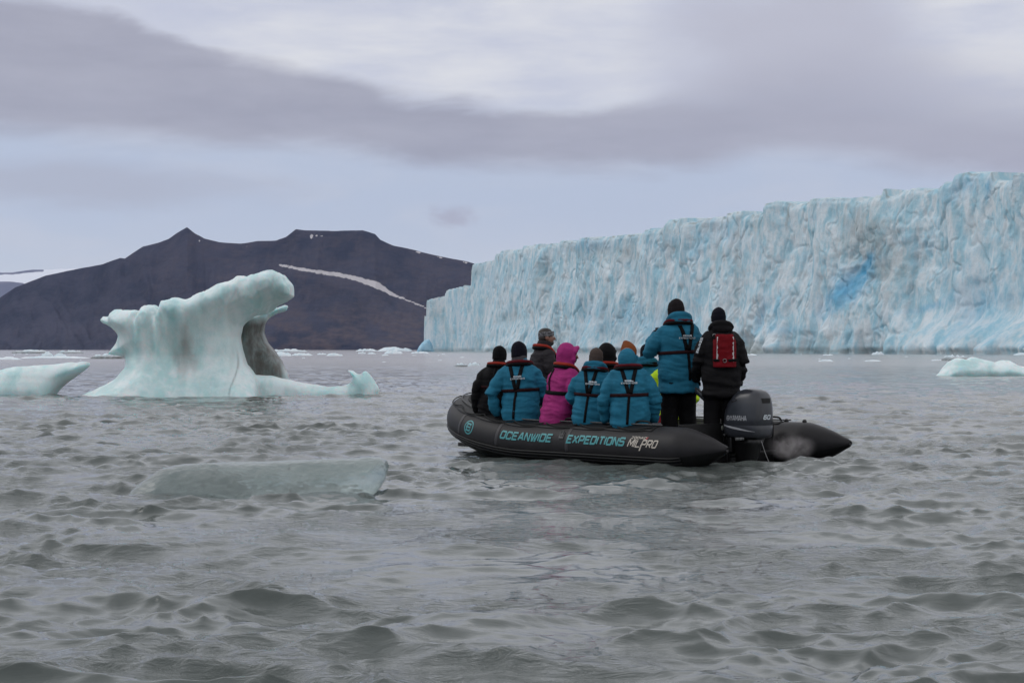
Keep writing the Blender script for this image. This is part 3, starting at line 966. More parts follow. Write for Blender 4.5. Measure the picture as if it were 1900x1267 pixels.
floes = [
    (22, 95, 648.5, 655.5, 'flat white floe with dark underside, farthest left under the mountain foot', .85, 2),
    (105, 155, 649.5, 655.5, 'flat floe with a brown underside, midway between the shore floes left of the tall iceberg', .7, 3),
    (76, 99, 652, 663, 'small domed white floe, left of a pair above the low pointed iceberg', 0, 1),
    (99, 124, 655, 663, 'small domed white floe, right of a pair above the low pointed iceberg', 0, 1),
    (-30, 40, 661.5, 667, 'long thin white floe cut by the left edge of the view', 0, 2),
    (38, 168, 660.5, 664.5, 'long thin strip of white ice behind the low pointed iceberg', 0, 5),
    (168, 236, 655.5, 665.5, 'black-streaked dirty floe touching the left side of the tall iceberg', .95, 3),
    (500, 570, 646.8, 652.5, 'long low floe with a tan crest on the shore right of the tall iceberg', .25, 3),
    (504, 541, 652.5, 660.5, 'smooth domed white floe just right of the tall iceberg arch', 0, 1),
    (541, 580, 654.8, 659.5, 'flat white floe with ragged top next to the smooth domed one', 0, 4),
    (588, 606, 655, 657.8, 'short thin white floe between the ragged one and the rounded one', 0, 2),
    (606, 636, 655, 660, 'rounded white floe in mid gap between iceberg and glacier', 0, 2),
    (664, 679, 652.5, 656.2, 'little white floe, first left of the peaked white floe', 0, 2),
    (682, 698, 653.3, 656.8, 'little white floe between two others left of the peaked white floe', 0, 1),
    (713, 747, 649.8, 656.2, 'peaked white floe with two humps before the brown shore', 0, 2),
    (762, 796, 651.8, 655.6, 'flat blue-white floe lying below the glacier left end', 0, 3),
    (660, 700, 646.8, 651.4, 'thin line of ice lying on the brown shore left of the pointed shore floe', 0, 4),
    (700, 765, 643.4, 651.6, 'shore floe rising to one small point before the brown slope', 0, 2),
    (842, 868, 673.5, 680.5, 'flat brown-grey floe left of the small glassy lump behind the boat bow', .85, 2),
    (868, 890, 671.5, 679.5, 'small glassy grey lump of ice just behind the boat bow', .15, 2),
    (708, 722, 657.2, 659.6, 'tiny white floe under the peaked white floe', 0, 1),
    (1376, 1404, 655.8, 659.4, 'thin white floe at the dark glacier foot right of the standing helmsman', 0, 2),
    (1518, 1546, 666.5, 670.6, 'thin white floe alone on open water right of the helmsman', 0, 2),
    (1617, 1641, 651.8, 658.2, 'white lump of ice against the glacier foot under the deep blue patch', 0, 2),
    (1604, 1634, 667.5, 670.3, 'faint thin floe between the open water floe and the right iceberg', 0, 2),
    (1745, 1800, 657.5, 669, 'dirty black and white floe showing behind the low right iceberg', .8, 3),
    (1728, 1750, 666.5, 669, 'thin white sliver of ice left of the dirty black and white floe', 0, 2),
    (1880, 1930, 654, 658.8, 'white floe at the glacier foot at the right edge of the view', 0, 2),
    (1526, 1546, 657, 659.2, 'tiny white floe at the glacier foot between helmsman and deep blue patch', 0, 2),
]
for i, (x0, x1, yt, yb, lb, dt, pk) in enumerate(floes):
    floe(x0, x1, yt, yb, lb, dt, pk, seed=i + 1)
# blue lump leaning at the glacier's left end
sm = slab([(774, 652), (778, 643), (784, 636), (790, 631), (797, 629), (803, 640), (806, 656), (774, 656)], 1090, (790 - 950) * 1090 / F, 4.0, 3.0, .2, .5)
bs = berg('iceberg', [sm], 0.5, ice_material('blue_ice', (0.45, 0.68, 0.80), (0.30, 0.55, 0.72), fine=1, bumpd=.2, scale=.3, streak=1, rough=.5), ((790 - 950) * 1090 / F, 1085, 0), None, (.35, .3), 1)
tag(bs, 'small blue wedge of ice leaning against the left end of the glacier', 'iceberg')
rb = random.Random(3)
for i in range(20):
    y = 656 + rb.random() ** 1.7 * 34
    x = rb.choice([rb.uniform(0, 160), rb.uniform(530, 830), rb.uniform(560, 880), rb.uniform(1400, 1720)])
    w = rb.uniform(3, 9) * (0.6 if y > 672 else 1)
    f_ = floe(x, x + w, y - rb.uniform(.5, 1.3), y, 'tiny crumb of white brash ice floating loose on the open water', 0, 1, seed=60 + i)
    f_['group'] = 'tiny brash ice crumbs'
    f_.name = 'brash_ice'
#PART2
# ------------------------------------------------------------------ the inflatable boat
rubber = mat('charcoal_boat_fabric', (0.0170, 0.0160, 0.0175), 0.5, spec=.22, vary=0.22, vscale=5, bump=(60, 0.002))
black_rubber = mat('black_rubber', (0.005, 0.005, 0.0055), 0.5, spec=.25, vary=0.3, vscale=9, bump=(30, 0.004))
black_plastic = mat('black_plastic', (0.006, 0.006, 0.007), 0.35, vary=0.2)
rope_m = mat('black_rope', (0.010, 0.010, 0.010), 0.8, bump=(90, 0.004))
teal_paint = mat('teal_lettering', (0.05, 0.29, 0.31), 0.5, vary=0.12, vscale=60)
cream_paint = mat('cream_lettering', (0.52, 0.47, 0.40), 0.5, vary=0.12, vscale=60)
white_paint = mat('white_lettering', (0.62, 0.68, 0.72), 0.6, vary=0.25, vscale=80)
red_paint = mat('red_mark', (0.38, 0.03, 0.04), 0.5, vary=0.1)
metal_m = mat('dull_steel', (0.32, 0.32, 0.32), 0.35, metal=0.9, vary=0.3)
floor_m = mat('boat_floor', (0.02, 0.02, 0.02), 0.7, vary=0.4, vscale=12)

HA = R(132.0)                                    # heading
TIPX, TIPY = 2.5, 22.0
BW = 1.145
tv_ = (math.sin(HA), -math.cos(HA))              # starboard direction
BC = (TIPX + BW * tv_[0], TIPY + BW * tv_[1])
boat = empty('inflatable_boat', (BC[0], BC[1], 0), HA)
tag(boat, 'long black inflatable boat carrying a group in parkas, outboard at its stern', 'inflatable boat')
hv = (math.cos(HA), math.sin(HA))


def B2W(x, y, z=0):
    return (BC[0] + hv[0] * x - tv_[0] * y, BC[1] + hv[1] * x - tv_[1] * y, z)


def bow_rise(x):
    return 0.37 * max(0.0, (x - 3.3) / 2.2) ** 1.7


cl = []
for x, r in [(0.0, .028), (.03, .05), (.12, .088), (.25, .145), (.40, .20), (.55, .248), (.66, .270), (.85, .275), (1.0, .275)]:
    cl.append((x, BW, 0.235 - 0.035 * min(1, x / .7), r))
for x in np.arange(1.25, 3.9, .25):
    cl.append((x, BW, .20 + bow_rise(x), .275))
for a in np.linspace(0, 90, 15):
    x = 3.82 + 1.55 * math.sin(R(a)) ** 0.95; y = BW * max(0, math.cos(R(a))) ** 0.72
    cl.append((x, y, .20 + bow_rise(x), .275 - .02 * math.sin(R(a))))
full = cl + [(x, -y, z, r) for x, y, z, r in cl[::-1][1:]]
C4 = np.array(spline(full, 6))
PP = C4[:, :3]; RRr = C4[:, 3]
arc = np.r_[0, np.cumsum(np.linalg.norm(np.diff(PP, axis=0), axis=1))]
Tn = np.gradient(PP, axis=0); Tn /= np.linalg.norm(Tn, axis=1)[:, None]
Nn = np.cross(Tn, np.array([0, 0, 1.0])); Nn /= np.linalg.norm(Nn, axis=1)[:, None]; Nn = -Nn   # outward: port side +y while heading forward
Bn = np.cross(Nn, Tn) * -1
Bn = np.where(Bn[:, 2:3] < 0, -Bn, Bn)


def tsurf(a, phi, off=0.0):
    """point on the tube: arc length from the port cone tip, angle above the outward horizontal"""
    c = np.array([np.interp(a, arc, PP[:, k]) for k in range(3)])
    n = np.array([np.interp(a, arc, Nn[:, k]) for k in range(3)]); b = np.array([np.interp(a, arc, Bn[:, k]) for k in range(3)])
    r = np.interp(a, arc, RRr) + off
    return c + r * (math.cos(phi) * n / np.linalg.norm(n) + math.sin(phi) * b / np.linalg.norm(b))


nseg = 40
tv2 = []
for i in range(len(PP)):
    for k in range(nseg):
        ph = 2 * PI * k / nseg
        tv2.append(PP[i] + RRr[i] * (math.cos(ph) * Nn[i] + math.sin(ph) * Bn[i]) * (1 + 0.004 * math.sin(arc[i] * 9)))
ff = grid_faces(len(PP), nseg, wrap=True)
caps = [tuple(range(nseg)), tuple(range((len(PP) - 1) * nseg + nseg - 1, (len(PP) - 1) * nseg - 1, -1))]
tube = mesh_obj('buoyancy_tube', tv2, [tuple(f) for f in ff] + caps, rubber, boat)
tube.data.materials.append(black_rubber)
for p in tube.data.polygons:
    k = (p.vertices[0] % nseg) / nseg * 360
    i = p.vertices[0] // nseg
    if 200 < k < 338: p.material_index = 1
# moulded rubbing strakes, seams and the scalloped top strip
m_ = MB()
ar = np.linspace(0.55, arc[-1] - 0.55, 150)
for ph, r in [(-20, .014), (-27, .017), (-36, .012)]:
    m_.tube([tsurf(a, R(ph), .004) for a in ar], r, 8)
m_.obj('rubbing_strake', black_rubber, boat)
m_ = MB()


def patch(mb, a0, a1, ph0, ph1, off=.003, na=20, nb=8, f0=None):
    """thin sheet lying on the tube"""
    v = []
    for s_i, o in ((0, off), (1, off - .0025)):
        for i in range(na + 1):
            a = a0 + (a1 - a0) * i / na
            lo = f0(a) if f0 else ph0
            for j in range(nb + 1):
                v.append(tsurf(a, R(lo + (ph1 - lo) * j / nb), o))
    n = (na + 1) * (nb + 1)
    f = [(i * (nb + 1) + j, (i + 1) * (nb + 1) + j, (i + 1) * (nb + 1) + j + 1, i * (nb + 1) + j + 1) for i in range(na) for j in range(nb)]
    rim = [j for j in range(nb + 1)] + [i * (nb + 1) + nb for i in range(1, na + 1)] + [na * (nb + 1) + nb - j for j in range(1, nb + 1)] + [(na - i) * (nb + 1) for i in range(1, na)]
    sd2 = [(rim[k], rim[(k + 1) % len(rim)], rim[(k + 1) % len(rim)] + n, rim[k] + n) for k in range(len(rim))]
    mb.add(v, f + [tuple(q + n for q in t[::-1]) for t in f] + sd2)


AT = arc[-1]
for a0, a1 in ((1.05, AT / 2 - .55), (AT / 2 + .55, AT - 1.05)):
    patch(m_, a0, a1, 50, 118, .007, 110, 8, lambda a: 52 - 5 * abs(math.sin(a * PI / .62)) ** .6 + (4 if a < 1.2 else 0))
m_.obj('top_strip', black_rubber, boat)
tape_m = mat('seam_tape', (0.024, 0.022, 0.025), 0.55, vary=.2, vscale=30)
for a in (2.42, 3.74, 4.55, AT / 2 - .35, AT / 2 + .35, AT - 3.7, AT - 2.4, AT - 1.12):
    m_ = MB(); patch(m_, a - .03, a + .03, -16, 62, .0022, 3, 16); m_.obj('seam_tape', tape_m, boat)
m_ = MB()
pts = []
for i, a in enumerate(np.arange(1.1, AT / 2 - .1, .062)):
    sag = abs(math.sin((a - 1.1) * PI / .62)) ** .8
    pts.append(tsurf(a, R(66 - 15 * sag), .022 + .006 * sag))
m_.tube(spline(pts, 2), .008, 6)
pts = [tsurf(AT - a, R(66 - 15 * abs(math.sin((a - 1.1) * PI / .62)) ** .8), .024) for a in np.arange(1.1, AT / 2 - .1, .062)]
m_.tube(spline(pts, 2), .008, 6)
m_.obj('grab_rope', rope_m, boat)
m_ = MB()
m_.tube([tsurf(a, R(80), .022) for a in np.linspace(1.0, AT / 2 - .3, 60)], .009, 6)
m_.tube([tsurf(AT - a, R(80), .022) for a in np.linspace(1.0, AT / 2 - .3, 60)], .009, 6)
m_.obj('safety_line', mat('worn_rope', (0.10, 0.10, 0.10), 0.7, vary=.5, vscale=40), boat)
# carrying handles, valves, ring
for a in (1.35, 2.6, AT - 1.6, AT - 1.25):
    h = MB()
    h.tube(spline([tsurf(a - .13, R(88), .01), tsurf(a - .08, R(88), .05), tsurf(a + .08, R(88), .05), tsurf(a + .13, R(88), .01)], 5), .013, 8)
    h.obj('handle', black_rubber, boat)
for a in (AT - .75, AT - 1.05):
    h = MB(); p = tsurf(a, R(85), .012); h.ell(p, (.03, .03, .028), None, 8); h.obj('valve_cap', black_plastic, boat)


def arc_at(px, y_off=-0.22):
    """arc length on the port tube whose outer side shows at pixel column px (straight part)"""
    best = min(np.linspace(.2, arc[-1] / 2, 1500), key=lambda a: abs(950 + F * B2W(*tsurf(a, 0.25))[0] / B2W(*tsurf(a, 0.25))[1] - px))
    return best


# ---- lettering made of square strokes, like the boat's wide face
GL = {
    'O': [[(.12, 0), (.88, 0), (1, .15), (1, .85), (.88, 1), (.12, 1), (0, .85), (0, .15), (.12, 0)]],
    'C': [[(1, .28), (1, .12), (.88, 0), (.12, 0), (0, .15), (0, .85), (.12, 1), (.88, 1), (1, .88), (1, .72)]],
    'E': [[(1, 0), (0, 0), (0, 1), (1, 1)], [(0.1, .5), (.9, .5)]],
    'A': [[(0, 0), (.42, 1), (.60, 1), (1, 0)], [(.2, .3), (.82, .3)]],
    'N': [[(0, 0), (0, 1), (.12, 1), (.88, 0), (1, 0), (1, 1)]],
    'W': [[(0, 1), (.2, 0), (.32, 0), (.5, .9), (.68, 0), (.8, 0), (1, 1)]],
    'I': [[(0.0, 0), (0.0, 1)]],
    'D': [[(0, 0), (.85, 0), (1, .18), (1, .82), (.85, 1), (0, 1), (0, 0)]],
    'X': [[(0, 0), (1, 1)], [(0, 1), (1, 0)]],
    'P': [[(0, 0), (0, 1), (.88, 1), (1, .88), (1, .52), (.88, .4), (.1, .4)]],
    'T': [[(0, 1), (1, 1)], [(.5, .93), (.5, 0)]],
    'S': [[(0, .2), (.1, 0), (.88, 0), (1, .12), (1, .42), (.88, .52), (.12, .52), (0, .62), (0, .88), (.12, 1), (.9, 1), (1, .82)]],
    'M': [[(0, 0), (0, 1), (.1, 1), (.5, .3), (.9, 1), (1, 1), (1, 0)]],
    'm': [[(0, 0), (0, 1), (1, 1), (1, 0)], [(.5, .95), (.5, .25)]],
    'L': [[(0, 1), (0, 0), (1, 0)]],
    'R': [[(0, 0), (0, 1), (.88, 1), (1, .88), (1, .55), (.88, .42), (.1, .42)], [(.5, .4), (1, 0)]],
    'Z': [[(0, 1), (1, 1), (0, 0), (1, 0)]],
    'Y': [[(0, 1), (.5, .5), (1, 1)], [(.5, .5), (.5, 0)]],
    'H': [[(0, 0), (0, 1)], [(1, 0), (1, 1)], [(.05, .5), (.95, .5)]],
    '6': [[(1, 1), (.12, 1), (0, .85), (0, .15), (.12, 0), (.88, 0), (1, .12), (1, .45), (.88, .57), (.1, .57)]],
    '0': [[(.12, 0), (.88, 0), (1, .15), (1, .85), (.88, 1), (.12, 1), (0, .85), (0, .15), (.12, 0)]],
    '4': [[(.75, 0), (.75, 1), (0, .35), (1, .35)]],
    'U': [[(0, 1), (0, .15), (.12, 0), (.88, 0), (1, .15), (1, 1)]],
    'K': [[(0, 0), (0, 1)], [(1, 1), (.1, .5), (1, 0)]],
    ' ': [],
}


def ribbon(path, w, step):
    """mitred ribbon along a 2-D path -> list of (left, right) pairs"""
    P = [Vector(p) for p in path]
    closed = (P[0] - P[-1]).length < 1e-6
    Q = []
    for i in range(len(P) - 1):
        n = max(1, int((P[i + 1] - P[i]).length / step))
        for k in range(n):
            Q.append((P[i].lerp(P[i + 1], k / n), k == 0, i))
    Q.append((P[-1], True, len(P) - 2))
    o = []
    for q, corner, i in Q:
        d1 = (P[i + 1] - P[i]).normalized()
        d0 = d1
        if corner:
            if q == P[-1] and q is Q[-1][0]:
                d1 = (P[1] - P[0]).normalized() if closed else (P[-1] - P[-2]).normalized(); d0 = (P[-1] - P[-2]).normalized()
            else:
                j = i - 1
                d0 = (P[i] - P[j]).normalized() if j >= 0 else ((P[-1] - P[-2]).normalized() if closed else d1)
        n0 = Vector((-d0.y, d0.x)); n1 = Vector((-d1.y, d1.x))
        m = n0 + n1
        if m.length < 1e-4: m = n1
        m.normalize()
        k = w / 2 / max(0.45, m.dot(n1))
        o.append((q + m * k, q - m * k))
    return o


def lettering(text, fmap, width, height, stroke, slant=0.0, gap=0.40, narrow='I', wide='WM', off=.0055, step=.04):
    """flat letters mapped through fmap(u, v, offset); u runs left to right in metres"""
    adv = []
    for ch in text:
        adv.append(0.02 if ch in narrow else (1.25 if ch in wide else (0.5 if ch == ' ' else 1.0)))
    unit = width / (sum(adv) + gap * (len(text) - 1) + 1e-6)
    x = 0
    mb = MB(); li = 0
    for ch, ad in zip(text, adv):
        for path in GL[ch]:
            pp = [(x + u * ad * unit + slant * v * height, v * height) for u, v in path]
            rb_ = ribbon(pp, stroke, step)
            o = off + .0006 * (li % 3)
            li += 1
            v = []
            for l, r in rb_:
                v += [fmap(l.x, l.y, o), fmap(r.x, r.y, o)]
            n = len(rb_)
            mb.add(v, [(2 * i, 2 * i + 1, 2 * i + 3, 2 * i + 2) for i in range(n - 1)])
        x += (ad + gap) * unit
    return mb


def tube_map(a_start, phi0, tilt=0.0):
    def f(u, v, o):
        a = a_start - u
        r = .275
        return tsurf(a, R(phi0) + (v + tilt * u) / r, o)
    return f


for txt, p0, p1, hgt, mt, nm, phi, st_, sl in [('OCEANWIDE', 929, 1022, .088, teal_paint, 'lettering', 9, .023, .20), ('EXPEDITIONS', 1052, 1157, .088, teal_paint, 'lettering', 9, .023, .20), ('MILPRO', 1165, 1217, .082, cream_paint, 'lettering', 7, .0155, .35)]:
    a0, a1 = arc_at(p0), arc_at(p1)
    lettering(txt, tube_map(a0, phi), abs(a0 - a1), hgt, st_, sl).obj(nm, mt, boat, False)
a0, a1 = arc_at(1169), arc_at(1196)
lettering('ZODIAC', tube_map(a0, 27.5), abs(a0 - a1), .026, .0075, .35).obj('lettering', cream_paint, boat, False)
a0 = arc_at(1192)
m_ = MB()
sl_ = lambda pts, o: m_.add([tube_map(a0, 7)(u, v, o) for u, v in pts], [tuple(range(len(pts)))])
m_ = MB(); f_ = tube_map(arc_at(1186), 7)
m_.add([f_(0, -.045, .004), f_(.022, -.045, .004), f_(.05, .03, .004), f_(.028, .03, .004)], [(0, 1, 2, 3)])
m_.obj('lettering', cream_paint, boat, False)
m_ = MB(); f_ = tube_map(arc_at(1194), 27)
m_.add([f_(0, -.004, .004), f_(.03, -.004, .004), f_(.055, .035, .004), f_(.02, .02, .004)], [(0, 1, 2, 3)])
m_.obj('lettering', red_paint, boat, False)
# round emblem on the bow curve
ae = min(np.linspace(3, arc[-1] / 2, 1500), key=lambda a: abs(950 + F * B2W(*tsurf(a, .3))[0] / B2W(*tsurf(a, .3))[1] - 870))
m_ = MB()


def em(u, v, o):
    return tsurf(ae - u, R(16) + v / .27, o)


def ringp(r, w, o, a0=0, a1=2 * PI, n=36, cx=0, cyy=0, sq=1.0):
    v = []
    for i in range(n + 1):
        t = a0 + (a1 - a0) * i / n
        for q_ in (r - w / 2, r + w / 2):
            v.append(em(cx + q_ * math.cos(t), cyy + q_ * math.sin(t) * sq, o))
    m_.add(v, [(2 * i, 2 * i + 1, 2 * i + 3, 2 * i + 2) for i in range(n)])


ringp(.088, .018, .003)
ringp(.045, .020, .0035, R(30), R(330))
for vv in (-.045, 0, .045):
    m_.add([em(-.055, vv - .009, .0045), em(.045, vv - .009, .0045), em(.045, vv + .009, .0045), em(-.055, vv + .009, .0045)], [(0, 1, 2, 3)])
m_.obj('emblem', teal_paint, boat, False)
# pale panel on the very bow
m_ = MB(); patch(m_, AT / 2 - .62, AT / 2 - .30, -8, 46, .004, 10, 10)
m_.obj('bow_panel', mat('pale_grey_panel', (0.20, 0.24, 0.25), .5, vary=.2), boat)
# D-ring
ad = arc_at(1040)
m_ = MB(); patch(m_, ad - .045, ad + .045, 16, 36, .005, 4, 4)
m_.tube([tsurf(ad - .028, R(26), .016), tsurf(ad - .022, R(36), .016), tsurf(ad, R(40), .016), tsurf(ad + .022, R(36), .016), tsurf(ad + .028, R(26), .016), tsurf(ad - .028, R(26), .016)], .006, 6)
m_.obj('tow_ring', mat('dark_steel', (.07, .07, .07), .5), boat)
m_ = MB(); am = AT / 2
m_.tube([tsurf(am - .05, R(-38), .01), tsurf(am - .05, R(-38), .06), tsurf(am + .05, R(-38), .06), tsurf(am + .05, R(-38), .01)], .012, 6)
m_.obj('tow_ring', metal_m, boat)
# floor, transom, hull bottom
m_ = MB(); m_.box((3.05, 0, .10), (4.2, 1.75, .05), None, .01); m_.obj('floor', floor_m, boat)
m_ = MB()
m_.box((1.02, 0, .17), (.06, 1.72, .64), None, .015)
m_.box((1.09, .55, .10), (.12, .06, .4), None, .01); m_.box((1.09, -.55, .10), (.12, .06, .4), None, .01)
m_.obj('transom', black_rubber, boat)
rings = []
for x, w, zk in [(0.95, .86, -.16), (2.0, .86, -.2), (3.4, .84, -.18), (4.4, .66, -.02), (5.0, .40, .20), (5.35, .12, .36)]:
    rings.append([(x, w, .12 + bow_rise(x)), (x, w * .5, zk + .1), (x, 0, zk), (x, -w * .5, zk + .1), (x, -w, .12 + bow_rise(x)), (x, 0, .06 + bow_rise(x))])
m_ = MB(); m_.loft(rings); m_.obj('hull_bottom', black_rubber, boat, False)
m_ = MB(); m_.box((1.42, -.45, .27), (.42, .34, .26), None, .04); m_.tube([(1.42, -.45, .40), (1.42, -.45, .44)], .04, 10)
m_.obj('fuel_tank', mat('fuel_tank_plastic', (.05, .05, .055), .4, vary=.2), boat)
m_ = MB(); m_.box((1.75, .75, .47), (.5, .16, .05), None, .015); m_.obj('seat_pad', mat('grey_pad', (.10, .105, .12), .6, vary=.3), boat)
# bow lacing and boarding strap
bt = lambda x, y, z: (x, y, z)
pA = tsurf(AT / 2 - .75, R(95), .03); pB = tsurf(AT / 2 - .15, R(95), .03)
m_ = MB()
top_line = [np.array([5.42, .12, .93]), np.array([5.05, -.12, .96]), np.array([4.65, -.20, .97]), np.array([4.2, -.25, .93])]
m_.tube(spline(top_line, 4), .028, 8)
m_.obj('bow_strap', black_rubber, boat)
m_ = MB()
tl = spline(top_line, 6)
lower = [tsurf(a, R(100), .012) for a in np.linspace(AT / 2 - .02, AT / 2 - 1.35, 7)]
upper = [tl[int(k)] for k in np.linspace(0, len(tl) - 1, 7)]
for i in range(6):
    m_.tube([upper[i], lower[i]], .011, 6)
    m_.tube([lower[i], upper[i + 1]], .011, 6)
m_.tube(lower, .016, 6)
m_.obj('bow_lacing', rope_m, boat)

# ---- outboard
motor = empty('outboard_motor', (.70, -.02, -.035), 0, boat)
motor.scale = (1.1, 1.1, 1.06)
cowl_m = mat('grey_cowling_paint', (0.034, 0.037, 0.045), 0.28, vary=.12, vscale=8)


def srect(cx, lx, ly, z, n=4.0, cy=0, seg=32, tz=0.0):
    o = []
    for k in range(seg):
        t = 2 * PI * k / seg
        c, s = math.cos(t), math.sin(t)
        x = math.copysign(abs(c) ** (2 / n), c) * lx; y = math.copysign(abs(s) ** (2 / n), s) * ly
        o.append((cx + x, cy + y, z + tz * x))
    return o


prof = [(-.015, .225, .150, .335), (-.012, .255, .168, .350), (-.005, .268, .180, .385), (-.002, .272, .184, .43), (-.002, .270, .185, .475), (-.003, .266, .184, .482), (-.004, .270, .186, .49), (-.008, .268, .184, .56), (-.014, .262, .182, .64), (-.028, .242, .175, .72), (-.046, .215, .162, .785), (-.060, .185, .145, .83), (-.068, .150, .120, .865), (-.07, .100, .08, .888), (-.06, .05, .03, .899)]


def cowl_at(z):
    a = np.array(prof)
    return [np.interp(z, a[:, 3], a[:, k]) for k in range(3)]


m_ = MB(); m_.loft([srect(c, lx, ly, z, 3.6) for c, lx, ly, z in prof])
cowl = m_.obj('cowling', cowl_m, motor)


def cow_side(u, v, o, x0, z0):      # port side, reading from bow (left) to stern (right) in the view
    x = x0 - u; z = z0 + v
    c, lx, ly = cowl_at(z)
    q_ = min(.995, abs((x - c) / lx))
    return (x, (1 - q_ ** 3.6) ** (1 / 3.6) * ly + o, z)


def cow_aft(u, v, o, y0, z0):       # aft face
    y = y0 - u; z = z0 + v
    c, lx, ly = cowl_at(z)
    q_ = min(.995, abs(y / ly))
    return (c - (1 - q_ ** 3.6) ** (1 / 3.6) * lx - o, y, z)


silver = mat('silver_decal', (.42, .43, .45), .35, vary=.15)
lettering('YAMAHA', lambda u, v, o: cow_side(u, v, o, .098, .535), .235, .054, .0085, 0.0, gap=.30, wide='M').obj('lettering', silver, cowl, False)
lettering('60', lambda u, v, o: cow_aft(u, v, o, .06, .555), .10, .042, .013, .3).obj('lettering', white_paint, cowl, False)
m_ = MB()
for k in range(24):     # round mark beside the name
    t0, t1 = 2 * PI * k / 24, 2 * PI * (k + 1) / 24
    m_.add([cow_side(-.038 + r * math.cos(t) , .026 + r * math.sin(t), .002, .098, .535) for r, t in ((.020, t0), (.028, t0), (.028, t1), (.020, t1))], [(0, 1, 2, 3)])
for t in (R(90), R(210), R(330)):
    d = Vector((math.cos(t), math.sin(t))); n_ = Vector((-d.y, d.x)) * .004
    m_.add([cow_side(-.038 + p.x, .026 + p.y, .0026, .098, .535) for p in (-n_, n_, d * .021 + n_, d * .021 - n_)], [(0, 1, 2, 3)])
m_.obj('emblem', silver, cowl, False)
m_ = MB()
nn = 24
v = []
for i in range(nn + 1):
    u = .47 * i / nn
    zc = .085 - .075 * (i / nn) ** .8
    w = .010 * math.sin(PI * min(1, i / nn * 1.0 + .05)) + .002
    v += [cow_side(u, zc - w, .003, .24, .40), cow_side(u, zc + w, .003, .24, .40)]
m_.add(v, [(2 * i, 2 * i + 1, 2 * i + 3, 2 * i + 2) for i in range(nn)])
m_.obj('trim_stripe', silver, cowl, False)
m_ = MB()
# rear air intake, side intake
vv_ = []
for i in range(9):
    for j in range(5):
        vv_.append(cow_aft(.008 * (1 - j / 4) + i / 8 * (.150 - .016 * (1 - j / 4)), .058 * j / 4, .003, .075, .735))
m_.add(vv_, [(i * 5 + j, i * 5 + 5 + j, i * 5 + 6 + j, i * 5 + 1 + j) for i in range(8) for j in range(4)])
int_m = mat('intake_black', (.006, .006, .006), .8)
m_.obj('air_intake', int_m, cowl, False)
m_ = MB()
v = [cow_side(0, .045, .003, .12, .735), cow_side(.03, .0, .003, .12, .735), cow_side(.11, .03, .003, .12, .735), cow_side(.06, .055, .003, .12, .735)]
m_.add(v, [(0, 1, 2, 3)])
m_.obj('air_intake', int_m, cowl, False)
m_ = MB(); m_.loft([srect(-.01, .20, .12, .345, 3), srect(0, .17, .10, .25, 3), srect(.02, .13, .075, .05, 2.5), srect(.02, .12, .06, -.3, 2.2), srect(.0, .14, .05, -.55, 2)])
m_.box((-.06, 0, -.33), (.34, .2, .012)); m_.obj('midsection', black_plastic, motor)
m_ = MB(); m_.box((.20, 0, .30), (.10, .24, .30), None, .02); m_.box((.27, .10, .22), (.14, .045, .36), None, .01); m_.box((.27, -.10, .22), (.14, .045, .36), None, .01)
m_.tube([(.2, -.17, .36), (.2, .17, .36)], .022, 10); m_.obj('clamp_bracket', black_plastic, motor)
m_ = MB(); m_.add([cow_side(-.0, 0, .0, .06, .30), (-.06, .16, .285), (-.06, .172, .325), (.06, .172, .325), (.06, .166, .335), (-.06, .166, .335)], [(0, 1, 2, 3), (3, 2, 5, 4)])
m_ = MB(); m_.box((-.01, .152, .325), (.13, .006, .035), Matrix.Rotation(R(6), 3, 'Y')); m_.obj('decal_plate', mat('pale_plate', (.33, .34, .34), .4, alt=(.08, .08, .08), vscale=60), motor)
m_ = MB(); m_.ell((.29, .13, .44), (.035, .03, .045), None, 8); m_.obj('hose_bulb', mat('grey_green_plastic', (.22, .24, .20), .5, vary=.3), motor)
m_ = MB(); m_.tube(spline([(.20, .03, .50), (.30, .05, .58), (.48, .10, .73), (.64, .13, .86)], 6), [.050] * 8 + [.040] * 6 + [.033] * 5, 10, 1.15)
th_ = m_.obj('tiller_arm', cowl_m, motor)
m_ = MB(); m_.tube([(.63, .13, .855), (.70, .145, .915), (.78, .16, .975)], [.024, .024, .026], 10); m_.obj('grip', black_plastic, th_)
m_ = MB(); m_.tube(spline([(-.25, .06, .30), (-.3, .03, .12), (-.36, -.03, -.06)], 4), .003, 5); m_.obj('flush_line', mat('thin_line', (.3, .3, .3), .6), motor)

# ------------------------------------------------------------------ people
skin_m = mat('skin', (0.24, 0.115, 0.08), 0.5, vary=.2, vscale=25)
hair_m = mat('dark_hair', (0.020, 0.014, 0.011), 0.6, bump=(120, .004))
eye_m = mat('eye_white', (.5, .5, .48), .2)


def cloth(name, c, rough=.75, vary=.22, sheen=.0):
    return mat(name, c, rough, vary=vary, vscale=7, bump=(35, .006), sheen=sheen, spec=.12)


